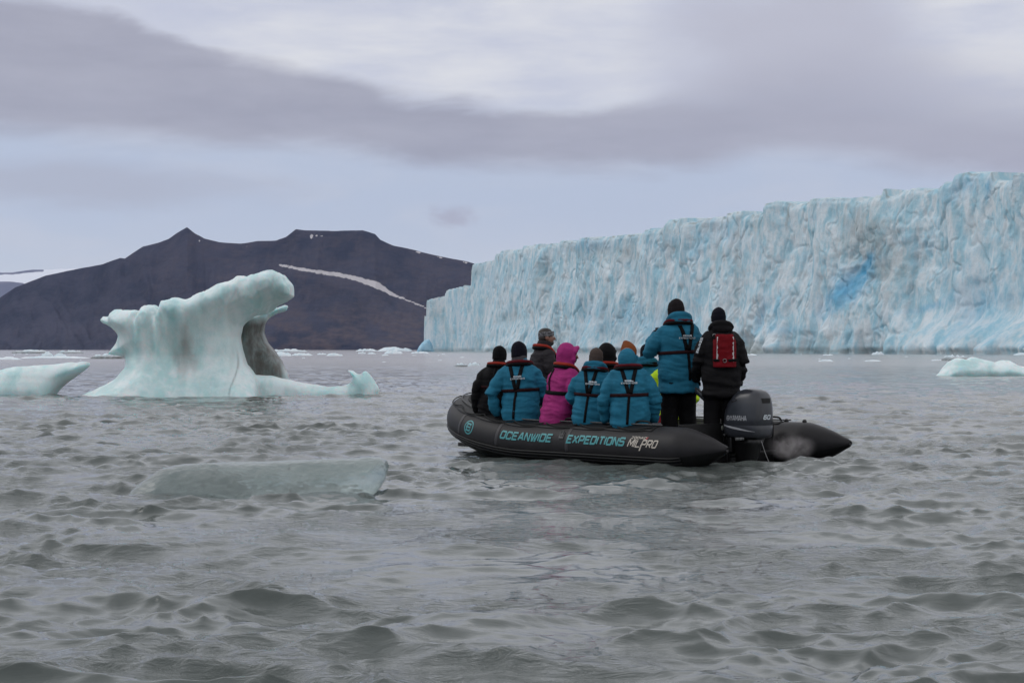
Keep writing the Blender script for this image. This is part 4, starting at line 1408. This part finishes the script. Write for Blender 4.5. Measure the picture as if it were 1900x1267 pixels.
teal = cloth('teal_parka', (0.019, 0.150, 0.240))
pink = cloth('magenta_parka', (0.34, 0.030, 0.165))
blackc = cloth('black_cloth', (0.0045, 0.0042, 0.005))
charc = cloth('charcoal_cloth', (0.0085, 0.008, 0.009))
navy = cloth('navy_cloth', (0.005, 0.005, 0.011))
greyc = cloth('grey_fleece', (0.060, 0.056, 0.062))
darkgrey = cloth('dark_grey_shell', (0.026, 0.023, 0.026))
brownc = cloth('brown_knit', (0.075, 0.055, 0.048))
orangec = cloth('rust_knit', (0.20, 0.058, 0.018))
dbrown = cloth('dark_brown_knit', (0.012, 0.009, 0.010))
yellow = cloth('hi_vis_yellow', (0.42, 0.62, 0.02), vary=.08)
redc = cloth('red_trouser_cloth', (0.16, 0.004, 0.008))
redvest = cloth('red_vest_fabric', (0.16, 0.004, 0.009))
collar_red = cloth('red_orange_collar', (0.30, 0.030, 0.018))
collar_dark = cloth('dark_red_collar', (0.10, 0.008, 0.013))
strap_m = cloth('black_webbing', (0.004, 0.004, 0.005))
belt_m = cloth('maroon_webbing', (0.024, 0.006, 0.008))
boot_m = mat('black_boot_rubber', (.012, .012, .012), .4)
refl = mat('reflective_tape', (.50, .50, .50), .4, vary=.15)

BASE = [(-.06, .00, .205, .150), (.0, .00, .228, .165), (.10, .00, .232, .165), (.22, .00, .222, .150), (.34, .0, .212, .142), (.42, .0, .224, .152), (.50, .0, .232, .150), (.56, .0, .222, .134), (.605, .0, .185, .112), (.64, .0, .125, .092), (.665, .0, .09, .082)]
BASES = [(-.16, .00, .225, .160)] + BASE


def person(label, loc, yaw, jacket, sc=1.0, sit=True, lean=.10, slump=0.0, la=None, ra=None, hyaw=0, hpitch=0, trousers=None, group=None, wide=1.0, vox=.0105, gloves=None, headdx=0.0, hroll=0):
    """local axes: x right, y facing, z up; origin at the seat or the feet"""
    zb = 0.03 if sit else .84
    base = BASE if sit else BASES
    bz_ = np.array([b[0] for b in base])

    def cyz(z): return lean * np.clip(z / .6, -.3, 1.3) ** 1 * (1.0) + slump * math.sin(PI * np.clip(z / .62, 0, 1)) * -1

    def tor(z):
        return (cyz(z), np.interp(z, bz_, [b[2] for b in base]) * wide, np.interp(z, bz_, [b[3] for b in base]) * (1 + (wide - 1) * .6))

    def ring(z, k=1.0, seg=28, dz=0):
        c, rx, ry = tor(z)
        return [(math.copysign(abs(math.cos(t)) ** .83, math.cos(t)) * rx * k, c + math.copysign(abs(math.sin(t)) ** .83, math.sin(t)) * ry * k, zb + z + dz) for t in np.linspace(0, 2 * PI, seg, endpoint=False)]

    def back(x, z, off=.004):
        c, rx, ry = tor(z)
        q_ = min(.97, abs(x) / rx)
        return np.array([x, c - ry * (1 - q_ ** 2.41) ** (1 / 2.41) - off, zb + z])

    top = cyz(.66)
    sh = [(-.178 * wide, cyz(.56) + .0, zb + .545), (.178 * wide, cyz(.56) + .0, zb + .545)]
    dl = ((-.285 * wide, cyz(.35) + .05, zb + .29), (-.17, lean + .30, zb + .16))
    dr_ = ((.285 * wide, cyz(.35) + .05, zb + .29), (.17, lean + .30, zb + .16))
    arms = [la or dl, ra or dr_]
    # head
    Rh = Matrix.Rotation(R(-hyaw), 3, 'Z') @ Matrix.Rotation(R(hpitch), 3, 'X') @ Matrix.Rotation(R(hroll), 3, 'Y')
    hc = Vector((headdx, top + .035 + .02 * math.sin(R(-hpitch)), zb + .79))
    hp = lambda x, y, z: hc + Rh @ Vector((x, y, z))

    def hand_parts(mb, sh_, el_, wr, side, k=1.0, curl=.9):
        d = (Vector(wr) - Vector(el_)).normalized()
        w = Vector(wr)
        upv = Vector((0, 0, -1)) - d * d.dot(Vector((0, 0, -1)))
        if upv.length < .3: upv = Vector((0, 1, 0)) - d * d.y
        upv.normalize()                      # palm faces down / forward
        sv = d.cross(upv).normalized() * side
        rot = Matrix((sv, upv, d)).transposed()
        mb.ell(w + d * .05, (.042 * k, .019 * k + .002, .055), rot, 8)
        for i, (o, L) in enumerate(((-.030, .060), (-.010, .074), (.010, .078), (.029, .070))):
            p = w + d * .088 + sv * o
            pts = [p]; dd = d.copy()
            for s3 in range(3):
                dd = (dd * math.cos(curl * .45) + upv * math.sin(curl * .45)).normalized()
                p = p + dd * L * (.45, .32, .26)[s3]
                pts.append(p)
            mb.tube(pts, [.0095 * k, .009 * k, .0085 * k, .0075 * k], 8)
        p = w + d * .028 + sv * .032
        mb.tube([p, p + d * .022 + sv * .022 + upv * .010, p + d * .05 + sv * .026 + upv * .026], [.013 * k, .011 * k, .009 * k], 8)

    # body: one continuous surface
    mb = MB()
    mb.loft([ring(z, .84) for z in np.linspace(bz_[0] + .03, .62, 12)])
    mb.tube([(0, top - .01, zb + .58), (hc.x * .5, top, zb + .66), tuple(hp(0, -.015, -.06))], [.06, .055, .055], 14)
    mb.ell(hp(0, -.012, .032), (.075, .095, .088), Rh, 12)
    mb.ell(hp(0, .028, -.018), (.062, .068, .092), Rh, 12)
    mb.ell(hp(0, .048, -.078), (.042, .042, .034), Rh, 8)
    mb.tube([hp(0, .090, .022), hp(0, .103, .002), hp(0, .114, -.018)], [.010, .012, .016], 8)
    mb.ell(hp(0, .080, .034), (.045, .018, .012), Rh, 8)
    mb.ell(hp(0, .090, -.052), (.022, .012, .010), Rh, 8)
    for s in (-1, 1): mb.ell(hp(s * .074, -.004, -.008), (.013, .022, .032), Rh, 8)
    for i, s in ((0, -1), (1, 1)):
        e, w = arms[i]
        mb.tube([sh[i], e, w], [.055, .044, .030], 12)
        hand_parts(mb, sh[i], e, w, s)
    if sit:
        legs = [[(s * .09, .02, zb + .03), (s * .13, .46, zb + .05), (s * .13, .50, zb - .36)] for s in (-1, 1)]
        foot = [(s * .13, .56, zb - .41) for s in (-1, 1)]
    else:
        legs = [[(s * .09, 0, .90), (s * .11, .03, .48), (s * .12, -.01, .09)] for s in (-1, 1)]
        foot = [(s * .125, .05, .04) for s in (-1, 1)]
    for L, f_ in zip(legs, foot):
        mb.tube(L, [.078, .055, .040], 12)
        mb.ell(f_, (.042, .12, .036), None, 8)
    V_, F_, N_ = remesh(mb.v, mb.f, vox, 2)
    body = mesh_obj('person', V_ * sc, F_, skin_m)
    body.location = loc
    body.rotation_euler = (0, 0, R(-yaw))
    tag(body, label, 'person', group)
    P = {'body': body, 'hp': hp, 'Rh': Rh, 'tor': tor, 'back': back, 'zb': zb, 'sc': sc, 'top': top, 'arms': arms, 'sh': sh, 'cyz': cyz, 'hc': hc, 'wide': wide}

    def fin(mb_, name, material, voxel=None, fold=0.0, fs=(3.0, 11.0), smooth=3, sd_=0):
        if voxel:
            v, f, n = remesh(mb_.v, mb_.f, voxel, smooth)
            if fold:
                wv_ = .35 * noise3(v, 5.0, sd_ + 2)
                a = ridged(v[:, 0] * fs[0] + v[:, 1] * fs[0] + wv_ + sd_, v[:, 2] * fs[1] + 1.2 * wv_ + 1.2 * v[:, 0], 3, 300 + sd_)
                b = noise3(v, 9.0, sd_ + 4)
                v = v + n * (fold * (a - .2) + fold * .7 * b)[:, None]
            return mesh_obj(name, v * sc, f, material, body)
        return mesh_obj(name, np.array(mb_.v) * sc, mb_.f, material, body)
    P['fin'] = fin
    for s in (-1, 1):
        em_ = MB(); em_.ell(hp(s * .030, .083, .014), (.013, .010, .010), Rh, 6)
        fin(em_, 'eye', eye_m)
    # jacket
    jm = MB()
    jm.loft([ring(z) for z in np.concatenate([np.linspace(bz_[0], .665, 16)])])
    for i, s in ((0, -1), (1, 1)):
        e, w = arms[i]
        E = Vector(e); W_ = Vector(w); S_ = Vector(sh[i])
        jm.tube([S_ + Vector((-s * .04, 0, .005)), S_.lerp(E, .3), S_.lerp(E, .7), E, E.lerp(W_, .35), E.lerp(W_, .75), E.lerp(W_, .97)], [.088, .086, .078, .074, .070, .060, .050], 16)
    jm.tube([(0, top - .004, zb + .62), (hc.x * .3, top + .003, zb + .665), (hc.x * .5, top + .01, zb + .705)], [.098, .092, .085], 18, round_ends=False)
    P['jacket'] = fin(jm, 'jacket', jacket, .0125, .027, (2.6, 9.5), 2, int(abs(loc[0]) * 100) % 50)
    jv = [v.co / sc for v in P['jacket'].data.vertices]
    bvh = BVHTree.FromPolygons(jv, [tuple(f.vertices) for f in P['jacket'].data.polygons])
    P['bvh'] = bvh

    def back2(x, z, off=.004):
        h = bvh.ray_cast(Vector((x, -1.2, zb + z)), Vector((0, 1, 0)))
        b0 = back(x, z, 0)
        y = h[0].y if h[0] is not None and h[0].y < b0[1] + .06 and h[0].y > b0[1] - .06 else b0[1]
        return np.array([x, y - off, zb + z])
    P['back'] = back2
    tm = MB()
    for L in legs: tm.tube(L, [.105, .080, .070] if sit else [.120, .105, .095], 14)
    tm.loft([ring(z, .92) for z in np.linspace(bz_[0] - .02, .06, 4)])
    fin(tm, 'trousers', trousers or blackc, .016, .008, (3, 8), 3, 9)
    bmx = MB()
    for L, f_ in zip(legs, foot):
        bmx.tube([Vector(L[2]) + Vector((0, 0, .20)), Vector(L[2]) + Vector((0, -.01, -.02))], [.074, .062], 12)
        bmx.ell(Vector(f_), (.052, .135, .045), None, 8)
        bmx.box(Vector(f_) + Vector((0, 0, -.032)), (.09, .25, .022), None, .005)
    fin(bmx, 'boots', boot_m, .012, 0, smooth=2)
    for i, s in ((0, -1), (1, 1)):
        gm = MB()
        hand_parts(gm, sh[i], *arms[i], s, 1.28)
        e, w = arms[i]
        d = (Vector(w) - Vector(e)).normalized()
        gm.tube([Vector(w) - d * .045, Vector(w) + d * .02], [.044, .038], 12)
        fin(gm, 'glove', gloves or navy, .0068, 0, smooth=1)
    return P


def beanie(P, m, name='hat', slack=0.0, tilt=-6, low=0.0, size=1.0):
    hp = P['hp']; b = MB(); rings = []
    for z, rx, ry, yo in [(-.012 - low, .083, .104, -.006), (-.006 - low, .088, .109, -.006), (.035, .090, .110, -.008), (.042, .086, .106, -.008), (.075, .083, .100, -.012), (.105, .070, .084, -.016), (.128 + slack * .4, .048, .058, -.020 - slack * .3), (.142 + slack * .8, .022, .026, -.022 - slack * .6), (.148 + slack, .006, .008, -.024 - slack * .7)]:
        rings.append([hp(rx * size * math.cos(t), yo + ry * size * math.sin(t), z + math.sin(R(-tilt)) * -ry * size * math.sin(t) * -.25) for t in np.linspace(0, 2 * PI, 26, endpoint=False)])
    b.loft(rings)
    v, f, n = remesh(b.v, b.f, .009, 1)
    v = v + n * (.0022 * np.sin(np.arctan2(v[:, 1] - P['hc'].y, v[:, 0] - P['hc'].x) * 34) + .003 * noise3(v, 14, 3))[:, None]
    return mesh_obj(name, v * P['sc'], f, m, P['body'])


def hood_up(P, m, back_=0.0, peak=.03, fold=.007, size=1.0, dz=0.0):
    hp0 = P['hp']; b = MB(); Rh = P['Rh']
    hp = lambda x, y, z: hp0(x, y, z + dz)
    b.ell(hp(0, -.028 - back_, .012), (.118 * size, .122 * size, .145 * size), Rh, 14)
    b.tube([hp(-.085, .050, .045), hp(-.055, .075, .098), hp(0, .082 + peak, .108), hp(.055, .075, .098), hp(.085, .050, .045)], .024, 10)
    b.tube([hp(-.09, .05, .05), hp(-.095, .05, -.04), hp(-.06, .045, -.11)], .026, 10)
    b.tube([hp(.09, .05, .05), hp(.095, .05, -.04), hp(.06, .045, -.11)], .026, 10)
    b.tube([hp(0, -.04, -.05), (P['hc'].x * .5, P['top'] - .01, P['zb'] + .66), (0, P['top'] - .02, P['zb'] + .60)], [.11, .105, .12], 16)
    return P['fin'](b, 'hood', m, .011, fold, (4, 10), 3, 5)


def hood_down(P, m, h=.075, w=.135, name='hood', zoff=0.0):
    b = MB(); t = P['top']; zb = P['zb'] + zoff
    b.ell((0, t - .085, zb + .675), (w, .062, h), Matrix.Rotation(R(-18), 3, 'X'), 12)
    b.tube(spline([(-.10, t + .05, zb + .64), (-.125, t - .02, zb + .685), (-.09, t - .085, zb + .725), (0, t - .105, zb + .74), (.09, t - .085, zb + .725), (.125, t - .02, zb + .685), (.10, t + .05, zb + .64)], 4), .033, 10)
    b.tube([(0, t - .01, zb + .62), (0, t + .0, zb + .725)], [.10, .095], 16, round_ends=False)
    return P['fin'](b, name, m, .011, .010, (5, 12), 3, 8)


def neck_roll(P, m, name='scarf', r=.085, z0=.66, z1=.735):
    b = MB(); t = P['top']
    b.tube([(P['hc'].x * .3, t, P['zb'] + z0), (P['hc'].x * .5, t + .008, P['zb'] + (z0 + z1) / 2), (P['hc'].x * .7, t + .015, P['zb'] + z1)], [r * 1.08, r * 1.05, r], 18, round_ends=False)
    return P['fin'](b, name, m, .011, .006, (5, 16), 2, 3)


def life_collar(P, m_top, m_low=None):
    t, zb, cy = P['top'], P['zb'], P['cyz']
    def path(dz, k, dy=0):
        half = [(.10, cy(.36) + .175, .34), (.125 * k, cy(.48) + .155, .47), (.140 * k, t + .065, .600), (.138 * k, t - .01, .655), (.105 * k, t - .078 - dy, .668), (.05, t - .108 - dy, .672)]
        pts = [(-x, y, zb + z + dz) for x, y, z in half] + [(0, t - .115 - dy, zb + .674 + dz)] + [(x, y, zb + z + dz) for x, y, z in half[::-1]]
        return spline(pts, 5)
    b = MB(); b.tube(path(.012, 1.0), .036, 12, .62)
    c = P['fin'](b, 'life_jacket', m_top, .010, .004, (5, 9), 1)
    b = MB(); b.tube(path(-.018, 1.06, .008), .034, 10, .7)
    P['fin'](b, 'life_jacket_lining', m_low or strap_m, .010, .004, (5, 9), 1)
    return c


def strip(P, pts, w, name, m, thick=.005, off=.006, surf=None):
    """a webbing strap laid on the back along (x, z) points"""
    n = 6
    Q = spline([(p[0], p[1], 0) for p in pts], n)
    rings = []
    surf = surf or P['back']
    for i, q in enumerate(Q):
        a = Q[max(0, i - 1)]; b = Q[min(len(Q) - 1, i + 1)]
        d = np.array([b[0] - a[0], b[1] - a[1]]); d /= np.linalg.norm(d) + 1e-9
        s = np.array([-d[1], d[0]]) * w / 2
        r = []
        for sg, o in ((-1, off), (1, off), (1, off + thick), (-1, off + thick)):
            r.append(surf(q[0] + s[0] * sg, q[1] + s[1] * sg, o))
        rings.append(r)
    b = MB(); b.loft(rings)
    return P['fin'](b, name, m)


def belt(P, z, m, w=.038, slant=0.0, k=1.0, name='belt'):
    c, rx, ry = P['tor'](z)
    rings = []
    for t in np.linspace(0, 2 * PI, 44, endpoint=False):
        ct, st = math.cos(t), math.sin(t)
        r = []
        d_ = Vector((math.copysign(abs(ct) ** .83, ct) * rx, math.copysign(abs(st) ** .83, st) * ry, 0)); r0 = d_.length; d_.normalize()
        for dz, o in ((-w / 2, .001), (w / 2, .001), (w / 2, .010), (-w / 2, .010)):
            zz = P['zb'] + z + dz + slant * ct
            hh = P['bvh'].ray_cast(Vector((0, c, zz)), d_)
            rr_ = (hh[0] - Vector((0, c, zz))).length if hh[0] is not None else r0
            rr_ = min(max(rr_, r0 - .03), r0 + .03)
            q_ = Vector((0, c, zz)) + d_ * (rr_ + o)
            r.append(tuple(q_))
        rings.append(r)
    rings.append(rings[0])
    b = MB()
    n = 4
    v = [p for r in rings[:-1] for p in r]; L = len(rings) - 1
    f = [(i * n + j, i * n + (j + 1) % n, ((i + 1) % L) * n + (j + 1) % n, ((i + 1) % L) * n + j) for i in range(L) for j in range(n)]
    b.add(v, f)
    return P['fin'](b, name, m)


def harness(P, vx=0.0, join=.36, belt_z=.34, tail=True, vw=.085, slant=0.0, mb_=None, top_z=.64, tailx=0.0):
    strip(P, [(vx - vw, top_z), (vx - vw * .62, .52), (vx - .012, join)], .046, 'harness_strap', strap_m, off=.003)
    strip(P, [(vx + vw, top_z), (vx + vw * .62, .52), (vx + .012, join)], .046, 'harness_strap', strap_m, off=.008)
    if tail: strip(P, [(vx, join + .01), (vx + tailx * .5, .2), (vx + tailx, -.02)], .032, 'harness_strap', strap_m, off=.003)
    belt(P, belt_z, mb_ or belt_m, .040, slant)


def back_text(P, z=.465, w=.18, x0=0.0):
    mp = lambda zz, ww: (lambda u, v, o: P['back'](x0 - ww / 2 + u, zz + v, .0085 + o))
    for tx_, zz, ww, hh in (('OCEANWIDE', z + .030, w * .55, .013), ('EXPEDITIONS', z, w, .017)):
        b = lettering(tx_, mp(zz, ww), ww, hh, .0042, 0, step=.02)
        P['fin'](b, 'back_lettering', white_paint)


def seat(px, s=None, inward=.06, z=.475, side=1):
    """world point on top of a tube seen at pixel column px (side 1 port, -1 starboard)"""
    best = None
    for x in np.linspace(0.9, 5.3, 900):
        k = np.argmin(np.abs(C4[: len(C4) // 2, 0] - x))
        yy = C4[k, 1] - inward
        p = B2W(x, side * yy)
        e = abs(950 + F * p[0] / p[1] - px)
        if best is None or e < best[0]: best = (e, p, C4[k, 2] - .2)
    return (best[1][0], best[1][1], z + best[2])


# the five on the near tube, bow to stern
s1 = seat(917); s2 = seat(967); s3 = seat(1031); s4 = seat(1096); s5 = seat(1169)
p = person('person in black with a black beanie and red life collar, nearest the bow', s1, 18, blackc, .93, lean=.10, la=((-.27, -.02, .32), (-.27, .02, .04)), hyaw=22, hpitch=-4)
p['body'].rotation_euler[1] = R(2.5)
beanie(p, blackc, low=.045, size=1.04); life_collar(p, collar_red); belt(p, .34, belt_m); strip(p, [(0, .62), (0, .34), (0, 0)], .03, 'harness_strap', strap_m)
neck_roll(p, blackc)
p = person('person in teal parka with grey fleece collar and dark hooded head, left arm propped out', s2, 10, teal, 1.05, lean=.08, la=((-.36, -.02, .33), (-.31, .06, .075)), hyaw=18, hpitch=-8, wide=1.0)
p['body'].rotation_euler[1] = R(-3.0)
beanie(p, navy, low=.05, size=1.06); neck_roll(p, greyc, 'collar', .092, .655, .75); life_collar(p, collar_dark); harness(p, -.02, .33, .33, vw=.08, tailx=-.05); back_text(p)
p = person('person in bright magenta parka with the hood up, seen from behind turning right', s3, 58, pink, 1.04, lean=.12, hyaw=22, hpitch=-8, ra=((.27, .07, .29), (.19, .30, .20)), wide=.96)
p['body'].rotation_euler[1] = R(3.0)
hood_up(p, pink, .012, .012, .010, .96); neck_roll(p, pink, 'collar', .080, .66, .76); life_collar(p, collar_red); belt(p, .33, strap_m, .045); strip(p, [(-.06, .62), (-.05, .5), (-.02, .33)], .028, 'harness_strap', strap_m)
b = MB(); b.ell(p['hp'](0, .035, -.045), (.070, .072, .062), p['Rh'], 10); p['fin'](b, 'face_scarf', blackc, .010, .003, smooth=1)
p = person('person in teal parka with a grey-brown beanie, seated between magenta and rust hats', s4, 8, teal, .98, lean=.09, hyaw=10, hpitch=-3, wide=1.02)
p['body'].rotation_euler[1] = R(4.0)
beanie(p, brownc, low=.03); hood_down(p, teal, .06, .115); life_collar(p, collar_dark); harness(p, -.045, .35, .33, vw=.075, tailx=-.02); back_text(p, x0=.0)
p = person('person in teal parka with a rust pointed hat above a raised hood, nearest the stern', s5, 2, teal, 1.02, lean=.10, slump=.02, hyaw=12, hpitch=-6, wide=1.02, la=((-.315, .02, .30), (-.29, .16, .06)), ra=((.305, .03, .30), (.29, .16, .05)))
p['body'].rotation_euler[1] = R(-1.5)
hood_up(p, teal, .03, -.06, .010, .92, -.055)
b = MB(); hp_ = p['hp']
b.loft([[hp_(r * 1.0 * math.cos(t) + dx_, .035 + r * 1.1 * math.sin(t) + dy_, z) for t in np.linspace(0, 2 * PI, 20, endpoint=False)] for z, r, dx_, dy_ in [(.02, .092, .005, 0), (.08, .096, .003, 0), (.125, .084, 0, 0), (.160, .062, -.010, 0), (.185, .040, -.024, 0), (.198, .015, -.032, 0)]])
p['fin'](b, 'hat', orangec, .010, .005, (6, 12), 2)
life_collar(p, collar_dark); harness(p, 0, .345, .33, vw=.085, tailx=-.04); back_text(p, w=.19)

# on the far tube
f1_ = seat(1001, side=-1, z=.41, inward=.02)
p = person('bearded man with a patterned grey headband and red collar, face in profile to the right', f1_, 70, darkgrey, 1.07, lean=.06, hyaw=14, hpitch=-2, vox=.0085)
b = MB(); b.ell(p['hp'](0, -.016, .042), (.080, .100, .085), p['Rh'], 12); b.ell(p['hp'](0, -.05, -.01), (.072, .06, .06), p['Rh'], 10)
p['fin'](b, 'hair', hair_m, .009, .004, (9, 14), 1)
b = MB(); b.ell(p['hp'](0, .050, -.072), (.050, .052, .040), p['Rh'], 10); p['fin'](b, 'beard', hair_m, .008, .003, (12, 14), 1)
b = MB()
b.loft([[p['hp'](rx * math.cos(t), -.008 + ry * math.sin(t), z + .012 * math.sin(t)) for t in np.linspace(0, 2 * PI, 28, endpoint=False)] for z, rx, ry in [(.012, .080, .100), (.018, .085, .107), (.070, .086, .108), (.078, .080, .101)]])
p['fin'](b, 'headband', mat('patterned_headband', (.045, .045, .05), .8, alt=(.20, .20, .21), vscale=38), .009, 0, smooth=1)
neck_roll(p, darkgrey, 'collar', .090, .65, .745); life_collar(p, collar_red)
f2_ = seat(1125, side=-1, z=.39)
p = person('person in black with a large black hood and red collar, behind the grey-brown beanie', f2_, 12, blackc, 1.03, lean=.05, hyaw=15, hpitch=-3)
hood_up(p, blackc, 0, .0, .006, 1.08); life_collar(p, collar_red)
f3_ = seat(1199, side=-1, z=.47)
p = person('person in teal parka with a dark hat, mostly hidden behind the standing photographer', f3_, 10, teal, 1.04, lean=.07, hyaw=5, hpitch=-3)
beanie(p, navy, low=.04); hood_down(p, teal, .06, .13); life_collar(p, strap_m)
f4_ = seat(1246, side=-1, z=.44)
p = person('person in hi-vis yellow jacket and red trousers, hidden behind the standing photographer', f4_, -20, yellow, 1.02, lean=.05, trousers=redc, wide=1.16, ra=((.33, .02, .30), (.30, .20, .12)))
beanie(p, blackc); neck_roll(p, yellow, 'collar')
b = MB(); b.tube(spline([(-.16, -.13, .05), (-.24, -.16, -.10), (-.25, -.1, -.28)], 4), [.07] * 3 + [.085] * 6, 12); p['fin'](b, 'trouser_leg', redc, .014, .008)

# standing
FZ = .135
Dp = 23.85
z0 = .84
p = person('standing person in teal parka and dark beanie raising gloved hands to take a picture', ((1260 - 950) * Dp / F, Dp, FZ), -14, teal, 1.07, sit=False, lean=.02,
           la=((-.335, .10, z0 + .30), (-.20, .30, z0 + .50)), ra=((.26, .10, z0 + .27), (.02, .34, z0 + .42)), hyaw=-22, hpitch=-10, wide=1.06, headdx=-.02)
beanie(p, dbrown, low=.03, size=1.02); hood_down(p, teal, .07, .125, zoff=.01); life_collar(p, collar_dark)
harness(p, .055, .33, .31, vw=.085, slant=.015, tailx=.02); back_text(p, x0=.05, w=.2)
arm = MB()
el_, wr_ = Vector(p['arms'][0][0]), Vector(p['arms'][0][1])
c_ = el_.lerp(wr_, .45) + Vector((-.066, -.012, .012))
arm.ell(c_, (.010, .028, .034), Matrix.Rotation(R(20), 3, 'Y'), 8)
p['fin'](arm, 'sleeve_badge', mat('pale_badge', (.62, .64, .70), .5, vary=.2), None)
arm = MB(); arm.ell(el_.lerp(wr_, .62) + Vector((-.055, -.035, -.01)), (.008, .010, .036), Matrix.Rotation(R(-25), 3, 'X'), 6)
p['fin'](arm, 'sleeve_stripe', mat('pale_stripe', (.70, .70, .74), .5), None)
photog = p
# small camera in the raised hands
cc = Vector(((p['arms'][0][1][0] + p['arms'][1][1][0]) / 2 - .02, .40, z0 + .60)) * 1.045
cam_e = empty('compact_camera', Vector(photog['body'].location) + Matrix.Rotation(R(14), 3, 'Z') @ cc, R(14))
tag(cam_e, 'small black camera held up in the gloved hands of the standing photographer', 'camera')
b = MB(); b.box((0, 0, 0), (.12, .04, .075), None, .008); b.obj('camera_body', black_plastic, cam_e)
b = MB(); b.tube([(0, .02, 0), (0, .07, 0)], .027, 16, round_ends=False); b.obj('lens', black_plastic, cam_e)

Dq = 23.45
la_w = B2W(.72 + .74, -.02 + .155)             # tiller grip
hx_, hy_ = (1338 - 950) * Dq / F, Dq
yaw_h = -6
rel = Vector((la_w[0] - hx_, la_w[1] - hy_, .945 - FZ))
rel = Matrix.Rotation(R(yaw_h), 3, 'Z') @ rel
p = person('standing helmsman in black with a red back vest, left hand on the tiller', (hx_, hy_, FZ), yaw_h, charc, 1.005, sit=False, lean=.03,
           la=((-.27, .02, z0 + .30), (rel.x / 1.005 + .03, rel.y / 1.005, rel.z / 1.005 + .07)), ra=((.27, -.01, z0 + .27), (.235, .07, z0 + .03)), hyaw=-6, hpitch=-4, wide=1.02, headdx=-.02, gloves=blackc)
beanie(p, navy, low=.02); neck_roll(p, charc, 'collar', .10, .63, .745); hood_down(p, charc, .065, .12, zoff=.0)
# red vest
b = MB()
rings = []
for z in np.linspace(.20, .60, 14):
    wd = .145 if z < .5 else .145 - .03 * (z - .5) / .1
    r = []
    for x in np.linspace(-wd, wd, 13): r.append(p['back'](x + .012, z, .004))
    for x in np.linspace(wd, -wd, 13): r.append(p['back'](x + .012, z, .045 * (1 - (abs(x) / wd) ** 6) + .012))
    rings.append(r)
b.loft(rings)
vest = p['fin'](b, 'vest', redvest, .009, .006, (4, 8), 1)
vs_ = lambda x, z, off: p['back'](x, z, .052 + off)
for x0_, lx_ in ((-.085, -.01), (.110, .0)):
    s_ = strip(p, [(x0_ - lx_, .57), (x0_, .42), (x0_ + lx_ * .5, .265)], .020, 'reflective_stripe', refl, .003, 0, vs_)
strip(p, [(-.135, .285), (.012, .278), (.155, .288)], .034, 'vest_belt', strap_m, .006, .0, vs_)
b = MB(); c_ = p['back'](.0, .28, .064)
b.tube([c_ + np.array([.022 * math.cos(t), 0, .022 * math.sin(t)]) for t in np.linspace(0, 2 * PI, 15)], .004, 6, round_ends=False); p['fin'](b, 'buckle', metal_m)
b = MB(); c_ = p['back'](-.11, .585, .03)
b.tube([c_ + np.array([.020 * math.cos(t), 0, .020 * math.sin(t)]) for t in np.linspace(0, 2 * PI, 15)], .005, 6, round_ends=False); p['fin'](b, 'buckle', metal_m)
for sx_ in (-1, 1):
    b = MB(); b.tube(spline([p['back'](sx_ * .11, .56, .03), (sx_ * .115, p['top'] - .03, p['zb'] + .675), (sx_ * .12, p['top'] + .06, p['zb'] + .62), (sx_ * .12, p['top'] + .13, p['zb'] + .45)], 4), .022, 8, .6)
    p['fin'](b, 'shoulder_strap', strap_m)
# word down the left sleeve
el_, sh_ = Vector(p['arms'][0][0]), Vector(p['sh'][0])
ax_ = (el_ - sh_).normalized(); outv = Vector((-.72, -.70, 0)); outv = (outv - ax_ * outv.dot(ax_)).normalized(); sv_ = ax_.cross(outv)
mpf = lambda u, v, o: sh_ + ax_ * (.01 + u) + (outv * math.cos((v - .012) / .084) + sv_ * math.sin((v - .012) / .084)) * (.0935 - .03 * u + o)
p['fin'](lettering('OCEANWIDE', mpf, .20, .022, .006, 0, step=.02), 'sleeve_lettering', white_paint)
b = MB(); b.ell(Vector(p['arms'][1][1]) + Vector((.03, -.03, -.02)), (.02, .02, .05), None, 8); p['fin'](b, 'hook', black_plastic)

# ------------------------------------------------------------------ exhaust mist behind the outboard
mm = bpy.data.materials.new('exhaust_mist'); mm.use_nodes = True
q = NT(mm.node_tree); o = q.n('ShaderNodeOutputMaterial'); pv = q.n('ShaderNodeVolumePrincipled')
q.t.links.new(pv.outputs[0], o.inputs['Volume'])
ob_c = q.n('ShaderNodeTexCoord').outputs['Object']
ln = q.n('ShaderNodeVectorMath', operation='LENGTH'); q.put(ln.inputs[0], q.vm('DIVIDE', ob_c, (.36, .28, .20)))
nn_ = q.noise(ob_c, 6.5, 5, .65, .6)
dens = q.m('MULTIPLY', q.ss(ln.outputs['Value'], 1.0, .25), q.ss(nn_, .36, .68))
q.put(pv.inputs['Density'], q.m('MULTIPLY', dens, 3.4))
pv.inputs['Color'].default_value = (.85, .80, .80, 1)
b = MB(); b.ell((0, 0, 0), (.38, .30, .22), None, 10)
mist = b.obj('mist', mm)
mp_ = B2W(.36, -.42, .20)
mist.location = mp_; mist.rotation_euler = (0, 0, R(-20))
tag(mist, 'thin pale exhaust mist drifting behind the outboard motor', 'mist', kind='stuff')

# ------------------------------------------------------------------ thin sea haze
hm = bpy.data.materials.new('haze'); hm.use_nodes = True
q = NT(hm.node_tree); o = q.n('ShaderNodeOutputMaterial'); pv = q.n('ShaderNodeVolumePrincipled')
q.t.links.new(pv.outputs[0], o.inputs['Volume'])
pv.inputs['Density'].default_value = 1.3e-5
pv.inputs['Color'].default_value = (.42, .58, 1.0, 1)
b = MB(); b.box((0, 6000, 596), (21000, 12700, 1200)); haze = b.obj('haze', hm, None, False)
tag(haze, kind='stuff')
